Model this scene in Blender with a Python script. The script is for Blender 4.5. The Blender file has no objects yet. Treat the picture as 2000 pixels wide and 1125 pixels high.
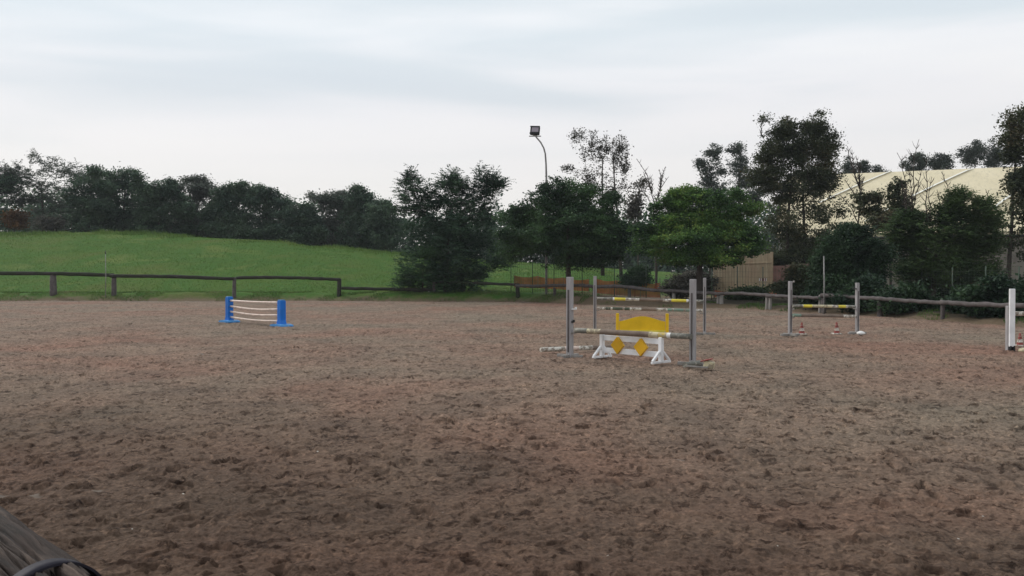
import bpy, math, random
import numpy as np
from mathutils import Vector, Matrix
R = math.radians
scene = bpy.context.scene
COL = scene.collection

# ------------------------------------------------------------ camera
F = 1664.0; CH = 1.65; PITCH = math.atan(22.5/F)
cam_d = bpy.data.cameras.new('camera'); cam = bpy.data.objects.new('camera', cam_d); COL.objects.link(cam)
cam.location = (0, 0, CH); cam.rotation_euler = (R(90)-PITCH, 0, 0)
cam_d.sensor_fit = 'HORIZONTAL'; cam_d.angle = 2*math.atan(1000/F); cam_d.clip_start = 0.05; cam_d.clip_end = 3000
scene.camera = cam
# ------------------------------------------------------------ light
SUN_EL, SUN_AZ = 32.0, -58.0           # azimuth measured from the viewing direction (+Y), negative = left
scene.view_settings.view_transform = 'Standard'; scene.view_settings.look = 'None'
scene.view_settings.exposure = 0.33; scene.view_settings.gamma = 1.0
sd = bpy.data.lights.new('sun', 'SUN'); sd.energy = 1.5; sd.angle = R(12); sd.color = (1, .96, .9)
sun = bpy.data.objects.new('sun', sd); COL.objects.link(sun)
dv = Vector((math.sin(R(SUN_AZ))*math.cos(R(SUN_EL)), math.cos(R(SUN_AZ))*math.cos(R(SUN_EL)), math.sin(R(SUN_EL))))
sun.rotation_euler = dv.to_track_quat('Z', 'Y').to_euler(); sun.location = dv*50
w = bpy.data.worlds.new('World'); scene.world = w; w.use_nodes = True
nt = w.node_tree; nt.nodes.clear(); N = nt.nodes; L = nt.links
def nd(tree, typ, **kw):
    n = tree.nodes.new(typ)
    for k, v in kw.items():
        if k.startswith('i_'): n.inputs[k[2:].replace('_', ' ')].default_value = v
        else: setattr(n, k, v)
    return n
def ramp(tree, stops, src=None):
    r = tree.nodes.new('ShaderNodeValToRGB'); e = r.color_ramp.elements
    while len(e) < len(stops): e.new(0.5)
    for el, (p, c) in zip(e, stops):
        el.position = p; el.color = (c[0], c[1], c[2], 1) if not isinstance(c, (int, float)) else (c, c, c, 1)
    if src is not None: tree.links.new(src, r.inputs[0])
    return r
sky = nd(nt, 'ShaderNodeTexSky', sky_type='NISHITA', sun_disc=False)
sky.sun_elevation = R(SUN_EL); sky.sun_rotation = R(SUN_AZ)
bg1 = nd(nt, 'ShaderNodeBackground'); bg1.inputs[1].default_value = 0.12
L.new(sky.outputs[0], bg1.inputs[0])
tc = nd(nt, 'ShaderNodeTexCoord'); sep = nd(nt, 'ShaderNodeSeparateXYZ'); L.new(tc.outputs['Generated'], sep.inputs[0])
mp = nd(nt, 'ShaderNodeMapping'); mp.inputs['Scale'].default_value = (1.5, 1.5, 11); mp.inputs['Rotation'].default_value = (0, R(-5), 0)
mp.inputs['Location'].default_value = (0.35, 0.0, 0.3)
L.new(tc.outputs['Generated'], mp.inputs[0])
nz = nd(nt, 'ShaderNodeTexNoise'); nz.inputs['Scale'].default_value = 1.1; nz.inputs['Detail'].default_value = 5
nz.inputs['Roughness'].default_value = 0.45; nz.inputs['Distortion'].default_value = 0.35
L.new(mp.outputs[0], nz.inputs['Vector'])
base = ramp(nt, [(0.0, (.81, .78, .75)), (.10, (.83, .795, .775)), (.20, (.825, .81, .815)), (.27, (.86, .87, .88)), (.5, (.84, .87, .88)), (1, (.7, .75, .8))], sep.outputs['Z'])
cl = ramp(nt, [(.32, (1.04, 1.04, 1.03)), (.45, (.98, .99, 1.0)), (.6, (.82, .875, .905)), (.78, (.76, .825, .87))], nz.outputs['Fac'])
# thin-cloud mask: veil is densest close to the horizon
mk = ramp(nt, [(.05, 0.0), (.13, .25), (.2, 1.0), (.7, 1.0)], sep.outputs['Z'])
mx = nd(nt, 'ShaderNodeMix', data_type='RGBA'); mx.inputs['A'].default_value = (1, 1, 1, 1)
L.new(mk.outputs[0], mx.inputs['Factor']); L.new(cl.outputs[0], mx.inputs['B'])
ml = nd(nt, 'ShaderNodeMix', data_type='RGBA', blend_type='MULTIPLY'); ml.inputs['Factor'].default_value = 1
L.new(base.outputs[0], ml.inputs['A']); L.new(mx.outputs['Result'], ml.inputs['B'])
bg2 = nd(nt, 'ShaderNodeBackground'); bg2.inputs[1].default_value = 0.89; L.new(ml.outputs['Result'], bg2.inputs[0])
ms = nd(nt, 'ShaderNodeMixShader'); ms.inputs[0].default_value = 0.92
L.new(bg1.outputs[0], ms.inputs[1]); L.new(bg2.outputs[0], ms.inputs[2])
wo = nd(nt, 'ShaderNodeOutputWorld'); L.new(ms.outputs[0], wo.inputs[0])

# ------------------------------------------------------------ helpers
def P(px, py, d):
    """point of the place at forward distance d along a sight line measured on the photograph"""
    rx = (px-1000)/F; up = -(py-562.5)/F
    fy = math.cos(PITCH)+up*math.sin(PITCH); fz = -math.sin(PITCH)+up*math.cos(PITCH)
    s = d/fy
    return Vector((rx*s, d, CH+fz*s))
def G(px, py, z=0.0):
    up = -(py-562.5)/F; fy = math.cos(PITCH)+up*math.sin(PITCH); fz = -math.sin(PITCH)+up*math.cos(PITCH)
    s = (z-CH)/fz
    return Vector(((px-1000)/F*s, fy*s, z))
def link(o, parent=None):
    COL.objects.link(o)
    if parent is not None: o.parent = parent
    return o
def tag(o, label=None, cat=None, group=None, kind=None):
    if label: o['label'] = label
    if cat: o['category'] = cat
    if group: o['group'] = group
    if kind: o['kind'] = kind
    return o
def thing(name, label, cat, loc=(0, 0, 0), rz=0, group=None):
    o = bpy.data.objects.new(name, None); o.empty_display_size = .2; link(o)
    o.location = loc; o.rotation_euler = (0, 0, rz)
    return tag(o, label, cat, group)
class MB:
    def __init__(s): s.v = []; s.f = []; s.m = []; s.sm = []
    def face(s, ids, m=0, sm=False): s.f.append(ids); s.m.append(m); s.sm.append(sm)
    def box(s, c, size, rot=None, m=0, taper=1.0, bev=0.006):
        """box with chamfered vertical edges and top"""
        rot = rot or Matrix.Identity(3); c = Vector(c); hx, hy, hz = [a/2 for a in size]
        b = min(bev, hx*.4, hy*.4, hz*.4); o = len(s.v)
        def ring(x, y, z, k):
            return [Vector(p) for p in ((x-k, -y, z), (x, -y+k, z), (x, y-k, z), (x-k, y, z), (-x+k, y, z), (-x, y-k, z), (-x, -y+k, z), (-x+k, -y, z))]
        rings = [ring(hx-b, hy-b, -hz, b*.6), ring(hx, hy, -hz+b, b), ring(hx*taper, hy*taper, hz-b, b), ring(hx*taper-b, hy*taper-b, hz, b*.6)]
        for r in rings: s.v += [c+rot@p for p in r]
        for k in range(3):
            for i in range(8):
                j = (i+1) % 8; s.face((o+k*8+i, o+k*8+j, o+k*8+8+j, o+k*8+8+i), m)
        s.face(tuple(o+i for i in range(7, -1, -1)), m); s.face(tuple(o+24+i for i in range(8)), m)
    def bar(s, a, b, wd, th, m=0, up=(0, 0, 1), bev=.004):
        a = Vector(a); b = Vector(b); x = (b-a); ln = x.length; x = x/ln; u = Vector(up)
        y = u.cross(x); y = y.normalized() if y.length > 1e-4 else Vector((0, 1, 0)); z = x.cross(y)
        s.box((a+b)/2, (ln, th, wd), Matrix((x, y, z)).transposed(), m, bev=bev)
    def tube(s, path, rad, n=8, m=0, cap=True, mats=None, jit=0, rng=None):
        path = [Vector(p) for p in path]; o = len(s.v); K = len(path)
        if not hasattr(rad, '__len__'): rad = [rad]*K
        t0 = (path[1]-path[0]).normalized(); ref = Vector((0, 0, 1)) if abs(t0.z) < .9 else Vector((1, 0, 0))
        u = t0.cross(ref).normalized()
        for i, p in enumerate(path):
            t = (path[min(i+1, K-1)]-path[max(i-1, 0)]).normalized()
            u = (u-t*u.dot(t)).normalized(); v = t.cross(u)
            for k in range(n):
                a = 2*math.pi*k/n; r = rad[i]*(1+(rng.uniform(-jit, jit) if rng else 0))
                s.v.append(p+(u*math.cos(a)+v*math.sin(a))*r)
        for i in range(K-1):
            mm = mats[i] if mats else m
            for k in range(n):
                j = (k+1) % n; s.face((o+i*n+k, o+i*n+j, o+(i+1)*n+j, o+(i+1)*n+k), mm, True)
        if cap:
            s.face(tuple(o+k for k in range(n-1, -1, -1)), mats[0] if mats else m)
            s.face(tuple(o+(K-1)*n+k for k in range(n)), mats[-1] if mats else m)
    def prism(s, pts, a, b, m=0):
        """outline pts (list of 2-vectors x,z) extruded between y=a and y=b"""
        o = len(s.v); n = len(pts)
        for y in (a, b):
            for (x, z) in pts: s.v.append(Vector((x, y, z)))
        s.face(tuple(range(o, o+n)), m); s.face(tuple(range(o+2*n-1, o+n-1, -1)), m)
        for i in range(n):
            j = (i+1) % n; s.face((o+j, o+i, o+n+i, o+n+j), m)
    def build(s, name, mats, parent=None):
        me = bpy.data.meshes.new(name); me.from_pydata([tuple(v) for v in s.v], [], s.f)
        for mt in (mats if isinstance(mats, (list, tuple)) else [mats]): me.materials.append(mt)
        me.polygons.foreach_set('material_index', s.m); me.polygons.foreach_set('use_smooth', s.sm); me.update()
        return link(bpy.data.objects.new(name, me), parent)
def npmesh(name, verts, faces, mat, parent=None, smooth=False, attrs=None):
    """verts (N,3), faces (M,k) arrays"""
    me = bpy.data.meshes.new(name); n = len(verts); m, k = faces.shape
    me.vertices.add(n); me.vertices.foreach_set('co', np.ascontiguousarray(verts, dtype=np.float32).ravel())
    me.loops.add(m*k); me.loops.foreach_set('vertex_index', np.ascontiguousarray(faces, dtype=np.int32).ravel())
    me.polygons.add(m); me.polygons.foreach_set('loop_start', np.arange(0, m*k, k, dtype=np.int32))
    me.polygons.foreach_set('loop_total', np.full(m, k, dtype=np.int32))
    me.polygons.foreach_set('use_smooth', np.full(m, smooth))
    me.update(calc_edges=True)
    for nm, arr in (attrs or {}).items():
        a = me.attributes.new(nm, 'FLOAT', 'POINT'); a.data.foreach_set('value', arr.astype(np.float32).ravel())
    me.materials.append(mat)
    return link(bpy.data.objects.new(name, me), parent)
def gridfaces(nr, nc):
    i = np.arange(nr-1)[:, None]*nc+np.arange(nc-1)[None, :]
    return np.stack([i, i+1, i+nc+1, i+nc], -1).reshape(-1, 4)
def h2(ix, iy, s):
    v = (ix.astype(np.int64)*374761393+iy.astype(np.int64)*668265263+s*974711) & 0xffffffff
    v = ((v ^ (v >> 13))*1274126177) & 0xffffffff
    v = ((v ^ (v >> 16))*2246822519) & 0xffffffff
    return ((v ^ (v >> 15)) & 0xffffff)/float(0xffffff)
def vnoise(x, y, s=0):
    ix = np.floor(x); iy = np.floor(y); fx = x-ix; fy = y-iy; fx = fx*fx*(3-2*fx); fy = fy*fy*(3-2*fy)
    a = h2(ix, iy, s); b = h2(ix+1, iy, s); c = h2(ix, iy+1, s); d = h2(ix+1, iy+1, s)
    return (a*(1-fx)+b*fx)*(1-fy)+(c*(1-fx)+d*fx)*fy
def sstep(a, b, x):
    t = np.clip((x-a)/(b-a), 0, 1); return t*t*(3-2*t)

# ------------------------------------------------------------ materials
def newmat(name):
    m = bpy.data.materials.new(name); m.use_nodes = True; t = m.node_tree
    b = t.nodes['Principled BSDF']; b.inputs['Specular IOR Level'].default_value = .25
    return m, t, b
def noise(t, scale, detail=4, rough=.55, vec=None, dist=0, stretch=None, coord='Object'):
    n = nd(t, 'ShaderNodeTexNoise'); n.inputs['Scale'].default_value = scale; n.inputs['Detail'].default_value = detail
    n.inputs['Roughness'].default_value = rough; n.inputs['Distortion'].default_value = dist
    if vec is None:
        vec = nd(t, 'ShaderNodeTexCoord').outputs[coord]
    if stretch:
        mp = nd(t, 'ShaderNodeMapping'); mp.inputs['Scale'].default_value = stretch; t.links.new(vec, mp.inputs[0]); vec = mp.outputs[0]
    t.links.new(vec, n.inputs['Vector']); return n
def mix(t, a, b, fac, mode='MIX'):
    m = nd(t, 'ShaderNodeMix', data_type='RGBA', blend_type=mode)
    for nm, v in (('Factor', fac), ('A', a), ('B', b)):
        if isinstance(v, (int, float)): m.inputs[nm].default_value = v
        elif isinstance(v, tuple): m.inputs[nm].default_value = (*v, 1)
        else: t.links.new(v, m.inputs[nm])
    return m.outputs['Result']
def bump(t, b, h, strength=.4, dist=.02):
    bp = nd(t, 'ShaderNodeBump'); bp.inputs['Strength'].default_value = strength; bp.inputs['Distance'].default_value = dist
    t.links.new(h, bp.inputs['Height']); t.links.new(bp.outputs[0], b.inputs['Normal'])
def painted(name, col, worn, wear=.5, rough=.55, scale=9, stretch=None, amount=1.0):
    """paint over timber, flaked where the noise is high"""
    m, t, b = newmat(name)
    n1 = noise(t, scale, 6, .65, stretch=stretch); n2 = noise(t, scale*.35, 3, .5)
    r = ramp(t, [(max(.0, .72-wear*.4), 0.0), (max(.05, .78-wear*.4), amount)], n1.outputs['Fac'])
    var = ramp(t, [(.3, tuple(c*.8 for c in col)), (.7, tuple(min(1, c*1.08) for c in col))], n2.outputs['Fac'])
    c = mix(t, var.outputs[0], worn, r.outputs[0])
    t.links.new(c, b.inputs['Base Color'])
    b.inputs['Roughness'].default_value = rough; bump(t, b, n1.outputs['Fac'], .25, .005)
    return m
def timber(name, c1, c2, scale=6, stretch=(1, 1, 6), moss=None):
    m, t, b = newmat(name)
    n = noise(t, scale, 7, .7, stretch=stretch); n2 = noise(t, 1.7, 3)
    r = ramp(t, [(.3, c1), (.7, c2)], n.outputs['Fac']); c = r.outputs[0]
    if moss:
        rm = ramp(t, [(.45, 0.0), (.62, .8)], n2.outputs['Fac']); c = mix(t, c, moss, rm.outputs[0])
    t.links.new(c, b.inputs['Base Color']); b.inputs['Roughness'].default_value = .85
    bump(t, b, n.outputs['Fac'], .6, .01); return m
M = {}
M['grey_wood'] = timber('grey_wood', (.25, .235, .235), (.40, .38, .385), 14, (1, 1, .15))
M['dark_wood'] = timber('dark_wood', (.018, .016, .014), (.05, .044, .038), 9, (.3, .3, .3), (.025, .035, .014))
M['mid_wood'] = timber('mid_wood', (.06, .05, .048), (.14, .122, .12), 9, (.4, .4, .4))
M['pale_wood'] = timber('pale_wood', (.2, .185, .17), (.33, .31, .29), 9, (1, 1, .3))
M['brown_pole'] = timber('brown_pole', (.13, .095, .075), (.27, .21, .17), 8, (.5, .5, .5))
M['grey_pole'] = painted('grey_pole', (.17, .165, .14), (.3, .28, .24), .5)
M['white'] = painted('white', (.78, .77, .75), (.42, .38, .33), .12, .45)
M['clean_white'] = painted('clean_white', (.84, .84, .85), (.6, .58, .55), .05, .4)
M['flaked_white'] = painted('flaked_white', (.68, .65, .58), (.26, .22, .18), .6, .6, 12)
M['cream'] = painted('cream', (.62, .55, .36), (.3, .25, .18), .6, .6, 8)
M['yellow'] = painted('yellow', (.75, .62, .07), (.6, .55, .3), .3, .5)
M['cream_yellow'] = painted('cream_yellow', (.66, .5, .14), (.45, .38, .26), .65, .55, 12)
M['board_yellow'] = painted('board_yellow', (.80, .50, .012), (.42, .26, .03), .12, .45, 6)
M['diamond'] = painted('diamond', (.72, .40, .015), (.4, .22, .03), .15, .5, 6)
M['dark_green'] = painted('dark_green', (.075, .095, .065), (.2, .18, .14), .4)
M['pale_green'] = painted('pale_green', (.2, .3, .24), (.3, .28, .22), .4)
M['red'] = painted('red', (.26, .06, .05), (.35, .2, .17), .3)
M['blue'] = painted('blue', (.006, .15, .56), (.03, .16, .4), .2, .42, 7)
M['light_blue'] = painted('light_blue', (.07, .28, .62), (.2, .35, .5), .3, .5, 8)
M['rope_white'] = painted('rope_white', (.72, .58, .5), (.45, .34, .28), .35, .6, 10)
M['galv'] = painted('galv', (.27, .26, .25), (.17, .16, .16), .5, .45, 5)
M['black'] = painted('black', (.018, .018, .02), (.05, .05, .05), .3, .5)
M['wire'] = painted('wire', (.05, .075, .05), (.09, .07, .05), .4, .5)
m, t, b = newmat('lamp_glass'); b.inputs['Base Color'].default_value = (.32, .28, .32, 1); b.inputs['Roughness'].default_value = .12; M['glass'] = m
m, t, b = newmat('rubber_strap'); n = noise(t, 40, 3); b.inputs['Roughness'].default_value = .65; b.inputs['Specular IOR Level'].default_value = .12
t.links.new(ramp(t, [(.3, (.018, .016, .022)), (.7, (.035, .032, .042))], n.outputs['Fac']).outputs[0], b.inputs['Base Color']); M['strap'] = m
# orange netting, beige boards, roof
m, t, b = newmat('orange_net'); n = noise(t, 2.2, 5, .6)
t.links.new(ramp(t, [(.35, (.32, .075, .03)), (.65, (.46, .14, .06))], n.outputs['Fac']).outputs[0], b.inputs['Base Color']); M['net'] = m
m, t, b = newmat('beige_board')
n = noise(t, 3, 6, .6, stretch=(2, 2, .25)); n2 = noise(t, .8, 3)
c = mix(t, ramp(t, [(.3, (.33, .25, .16)), (.7, (.5, .4, .27))], n.outputs['Fac']).outputs[0], (.4, .25, .17), ramp(t, [(.45, 0.), (.7, .6)], n2.outputs['Fac']).outputs[0])
t.links.new(c, b.inputs['Base Color']); b.inputs['Roughness'].default_value = .9; M['board'] = m
m, t, b = newmat('brick_red'); n = noise(t, 2, 6, .6)
t.links.new(ramp(t, [(.3, (.09, .045, .04)), (.7, (.17, .09, .075))], n.outputs['Fac']).outputs[0], b.inputs['Base Color']); M['brick'] = m
m, t, b = newmat('roof_sheet')
n = noise(t, .35, 5, .6, stretch=(1, 1, 1)); n2 = noise(t, 3.5, 4, .6, stretch=(1, .12, 1))
c = mix(t, ramp(t, [(.3, (.62, .53, .34)), (.7, (.74, .64, .44))], n.outputs['Fac']).outputs[0], (.42, .36, .25), ramp(t, [(.5, 0.), (.75, .5)], n2.outputs['Fac']).outputs[0])
t.links.new(c, b.inputs['Base Color']); b.inputs['Roughness'].default_value = .5; bump(t, b, n.outputs['Fac'], .2, .2); M['roof'] = m
M['seam'] = painted('seam', (.86, .84, .76), (.6, .57, .5), .2)
M['hall_wall'] = painted('hall_wall', (.24, .215, .18), (.16, .14, .12), .4, .7, 1.5)

# foliage
def leafmat(name, dark, light, warm=None, scale=.5, trans=.25):
    m, t, b = newmat(name)
    g = nd(t, 'ShaderNodeNewGeometry'); n = noise(t, scale, 3, .5, vec=g.outputs['Position'])
    add = nd(t, 'ShaderNodeMath', operation='MULTIPLY_ADD'); t.links.new(g.outputs['Random Per Island'], add.inputs[0])
    add.inputs[1].default_value = .5; 
    sub = nd(t, 'ShaderNodeMath', operation='MULTIPLY_ADD'); t.links.new(n.outputs['Fac'], sub.inputs[0]); sub.inputs[1].default_value = 2.6; sub.inputs[2].default_value = -1.05
    t.links.new(sub.outputs[0], add.inputs[2])
    st = [(.15, dark), (.95, light)]
    if warm: st = [(.1, dark), (.7, light), (1.0, warm)]
    r = ramp(t, st, add.outputs[0])
    t.links.new(r.outputs[0], b.inputs['Base Color']); b.inputs['Roughness'].default_value = .62; b.inputs['Specular IOR Level'].default_value = .2
    tr = nd(t, 'ShaderNodeBsdfTranslucent'); t.links.new(r.outputs[0], tr.inputs[0])
    mxs = nd(t, 'ShaderNodeMixShader'); mxs.inputs[0].default_value = trans
    t.links.new(b.outputs[0], mxs.inputs[1]); t.links.new(tr.outputs[0], mxs.inputs[2])
    t.links.new(mxs.outputs[0], t.nodes['Material Output'].inputs[0]); return m
LF = {
 'far': leafmat('leaf_far', (.035, .066, .045), (.105, .16, .095), scale=.35),
 'farg': leafmat('leaf_far_grey', (.06, .078, .062), (.16, .175, .14), scale=.35),
 'locust': leafmat('leaf_locust', (.022, .05, .032), (.065, .12, .065)),
 'bush': leafmat('leaf_bush', (.03, .07, .03), (.075, .15, .06)),
 'round': leafmat('leaf_round', (.02, .045, .024), (.07, .135, .048)),
 'bright': leafmat('leaf_bright', (.022, .055, .02), (.11, .215, .05), (.2, .27, .06)),
 'brown': leafmat('leaf_brown', (.03, .04, .022), (.075, .09, .045), (.11, .09, .05)),
 'greybrown': leafmat('leaf_greybrown', (.06, .055, .045), (.12, .11, .09)),
 'poplar': leafmat('leaf_poplar', (.05, .065, .055), (.11, .13, .105)),
 'deep': leafmat('leaf_deep', (.014, .032, .018), (.045, .085, .035)),
 'olive': leafmat('leaf_olive', (.025, .05, .018), (.095, .15, .05)),
 'rust': leafmat('leaf_rust', (.07, .035, .015), (.16, .08, .03)),
}
M['bark'] = timber('bark', (.03, .024, .02), (.075, .06, .05), 8, (1, 1, .3))
M['pale_bark'] = timber('pale_bark', (.09, .08, .07), (.17, .15, .13), 8, (1, 1, .3))

# sand of the arena
def sandmat():
    m, t, b = newmat('sand'); g = nd(t, 'ShaderNodeTexCoord').outputs['Object']
    big = noise(t, .16, 4, .55, vec=g, dist=.4); mid = noise(t, .75, 5, .6, vec=g, dist=.3); fin = noise(t, 26, 8, .72, vec=g)
    fore_shade = noise(t, .09, 3, .5, vec=g)
    c = ramp(t, [(.34, (.225, .178, .135)), (.5, (.245, .175, .132)), (.66, (.255, .152, .112))], big.outputs['Fac']).outputs[0]
    c = mix(t, c, ramp(t, [(.3, (.66, .67, .68)), (.6, (1.1, 1.08, 1.05))], mid.outputs['Fac']).outputs[0], .75, 'MULTIPLY')
    c = mix(t, c, ramp(t, [(.3, (.38, .36, .35)), (.5, (.95, .95, .95)), (.7, (1.5, 1.47, 1.45))], fin.outputs['Fac']).outputs[0], .8, 'MULTIPLY')
    # foreground shade painted into the sand colour, deeper towards the camera and the left
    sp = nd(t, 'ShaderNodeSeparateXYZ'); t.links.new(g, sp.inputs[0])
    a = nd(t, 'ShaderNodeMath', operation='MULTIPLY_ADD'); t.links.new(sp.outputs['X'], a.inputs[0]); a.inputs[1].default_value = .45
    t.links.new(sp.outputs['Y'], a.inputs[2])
    a2 = nd(t, 'ShaderNodeMath', operation='MULTIPLY_ADD'); t.links.new(fore_shade.outputs['Fac'], a2.inputs[0]); a2.inputs[1].default_value = 9; t.links.new(a.outputs[0], a2.inputs[2])
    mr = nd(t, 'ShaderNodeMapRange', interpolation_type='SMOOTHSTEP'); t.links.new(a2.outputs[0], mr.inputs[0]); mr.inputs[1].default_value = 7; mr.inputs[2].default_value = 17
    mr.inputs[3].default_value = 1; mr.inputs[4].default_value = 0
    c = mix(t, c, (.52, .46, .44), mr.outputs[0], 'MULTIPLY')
    vo = nd(t, 'ShaderNodeTexVoronoi'); vo.inputs['Scale'].default_value = 3.2; t.links.new(g, vo.inputs['Vector'])
    c = mix(t, c, (.5, .47, .42), ramp(t, [(.022, 1.0), (.03, 0.0)], vo.outputs['Distance']).outputs[0])
    # moist darker clods thrown up by hooves, plus painted shade of hoof hollows
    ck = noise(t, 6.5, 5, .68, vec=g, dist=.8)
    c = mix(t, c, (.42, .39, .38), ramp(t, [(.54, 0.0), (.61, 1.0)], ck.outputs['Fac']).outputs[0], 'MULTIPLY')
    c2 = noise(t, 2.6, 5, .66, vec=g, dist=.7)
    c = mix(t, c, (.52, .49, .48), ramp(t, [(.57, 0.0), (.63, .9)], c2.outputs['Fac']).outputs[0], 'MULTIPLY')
    # dry pale crumbs
    ck2 = noise(t, 17, 4, .6, vec=g, dist=.4)
    c = mix(t, c, (1.5, 1.47, 1.43), ramp(t, [(.55, 0.0), (.66, .9)], ck2.outputs['Fac']).outputs[0], 'MULTIPLY')
    pl = noise(t, 1.3, 2, .4, vec=g, dist=1.5)
    c = mix(t, c, (.24, .2, .165), ramp(t, [(.735, 0.0), (.76, .7)], pl.outputs['Fac']).outputs[0])
    t.links.new(c, b.inputs['Base Color']); b.inputs['Roughness'].default_value = .93; b.inputs['Specular IOR Level'].default_value = .12
    f2 = noise(t, 32, 8, .75, vec=g); bump(t, b, f2.outputs['Fac'], .8, .035); return m, c
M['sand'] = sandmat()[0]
# grass land with bare earth near trees and the arena's earth kerb
m, t, b = newmat('grassland'); g = nd(t, 'ShaderNodeTexCoord').outputs['Object']
n1 = noise(t, .16, 4, .6, vec=g, dist=.5); n2 = noise(t, 2.2, 6, .7, vec=g); n3 = noise(t, 14, 5, .7, vec=g, stretch=(1, .35, 1))
c = ramp(t, [(.3, (.105, .14, .034)), (.42, (.085, .15, .028)), (.54, (.06, .145, .024)), (.68, (.135, .185, .045))], n1.outputs['Fac']).outputs[0]
c = mix(t, c, ramp(t, [(.3, (.62, .66, .6)), (.7, (1.2, 1.15, 1.1))], n2.outputs['Fac']).outputs[0], .6, 'MULTIPLY')
c = mix(t, c, ramp(t, [(.3, (.6, .62, .6)), (.7, (1.3, 1.25, 1.2))], n3.outputs['Fac']).outputs[0], .55, 'MULTIPLY')
at = nd(t, 'ShaderNodeAttribute', attribute_name='earth')
ad = nd(t, 'ShaderNodeMath', operation='MULTIPLY_ADD'); t.links.new(n2.outputs['Fac'], ad.inputs[0]); ad.inputs[1].default_value = .9; t.links.new(at.outputs['Fac'], ad.inputs[2])
er = ramp(t, [(.62, 0.0), (1.15, 1.0)], ad.outputs[0])
c = mix(t, c, mix(t, (.12, .085, .055), (.2, .15, .1), n3.outputs['Fac']), er.outputs[0])
at3 = nd(t, 'ShaderNodeAttribute', attribute_name='tree_shade')  # shade behind the fence and under the trees, painted into the ground colour
c = mix(t, c, mix(t, (.03, .027, .018), (.075, .06, .04), n3.outputs['Fac']), at3.outputs['Fac'])
at2 = nd(t, 'ShaderNodeAttribute', attribute_name='sand')
c = mix(t, c, (.21, .155, .125), at2.outputs['Fac'])
t.links.new(c, b.inputs['Base Color']); b.inputs['Roughness'].default_value = .9; b.inputs['Specular IOR Level'].default_value = .1
bump(t, b, n3.outputs['Fac'], .8, .12); M['grassland'] = m
M['blade'] = leafmat('grass_blade', (.05, .095, .022), (.1, .17, .04), (.17, .17, .08), .4, .3)
M['blade_hill'] = leafmat('grass_hill', (.07, .125, .024), (.115, .19, .04), (.16, .2, .06), .25, .3)

# ------------------------------------------------------------ terrain
EDGE = [(-260, 61), (-80, 59.5), (-34, 57.5), (-14, 58), (.3, 55.5), (4.6, 49.5), (7.9, 46.3), (10.8, 44), (12.6, 41), (14.2, 37.5), (15.6, 33), (16.3, 29.5), (16.9, 26.5), (17.2, 20), (17, -20), (17, -200)]
ex = np.array([p[0] for p in EDGE]); ey = np.array([p[1] for p in EDGE])
def edge_dist(x, y):
    """signed distance to the arena edge, positive outside"""
    best = np.full(x.shape, 1e9); sgn = np.ones(x.shape)
    for i in range(len(EDGE)-1):
        ax, ay, bx, by = ex[i], ey[i], ex[i+1], ey[i+1]; dx, dy = bx-ax, by-ay; l2 = dx*dx+dy*dy
        t = np.clip(((x-ax)*dx+(y-ay)*dy)/l2, 0, 1); d = np.hypot(x-ax-t*dx, y-ay-t*dy)
        s = np.where((dx*(y-ay)-dy*(x-ax)) > 0, 1.0, -1.0)
        k = d < best; best = np.where(k, d, best); sgn = np.where(k, s, sgn)
    return best*sgn
CR = np.array([-1.2, -.6, -.42, -.33, -.27, -.24, -.2, -.144, -.06, .0, .06, .18, .3, .4, .6, 1.5])
CZ = np.array([6.6, 6.15, 5.95, 5.4, 5.15, 4.75, 4.55, 4.1, 3.4, 3.0, 2.8, 2.2, 1.2, .5, .4, .4])
def terr(x, y):
    x = np.asarray(x, float); y = np.asarray(y, float)
    e = edge_dist(x, y); r = x/np.maximum(y, 5.0)
    wob = (vnoise(x*.9, y*.9, 3)-.5)*.35
    bank = np.where(x < 2, .52, .52-.3*sstep(2, 12, x))
    z = -.1+(bank+.1)*sstep(-.25+wob, 1.5+wob, e)
    crest = np.interp(r, CR, CZ); k = sstep(61, 86, y)
    z = z+np.maximum(crest-bank, 0)*(.25*k+.75*np.clip((y-61)/25, 0, 1)**.9)*(e > 0)
    z = z-sstep(88, 130, y)*crest*.3
    z = z+(vnoise(x*.12, y*.12, 5)-.5)*.35*sstep(2, 12, e)+(vnoise(x*.9, y*.9, 8)-.5)*.1*sstep(0, 1.5, e)
    return z
def Z(x, y): return float(terr(np.array([x]), np.array([y]))[0])
def axis(a, b, st, far, grow):
    v = list(np.arange(a, b+1e-6, st)); s = st
    lo = [a]; 
    while lo[-1] > -far: s *= grow; lo.append(lo[-1]-s)
    s = st; hi = [b]
    while hi[-1] < far: s *= grow; hi.append(hi[-1]+s)
    return np.array(lo[:0:-1]+v+hi[1:])
gx = axis(-60, 60, .4, 700, 1.25); gy = axis(20, 100, .4, 900, 1.25)
X, Y = np.meshgrid(gx, gy); Zt = terr(X, Y); E = edge_dist(X, Y)
earth = sstep(1.6, -.4, E)*.75*(X < 60)
earth = np.maximum(earth, sstep(0, 6, X)*sstep(-1, .5, E)*sstep(66, 58, Y)*.95)
sandm = (E < -.15).astype(float)
tree_shade = sstep(6, 11, X+(vnoise(X*.8, Y*.8, 91)-.5)*4)*sstep(.5, 1.5, E+(vnoise(X*1.3, Y*1.3, 92)-.5)*.8)*sstep(62, 54, Y)
npmesh('ground', np.stack([X, Y, Zt], -1).reshape(-1, 3), gridfaces(len(gy), len(gx)), M['grassland'], smooth=True,
       attrs={'earth': earth, 'sand': sandm, 'tree_shade': tree_shade})['kind'] = 'structure'

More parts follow.
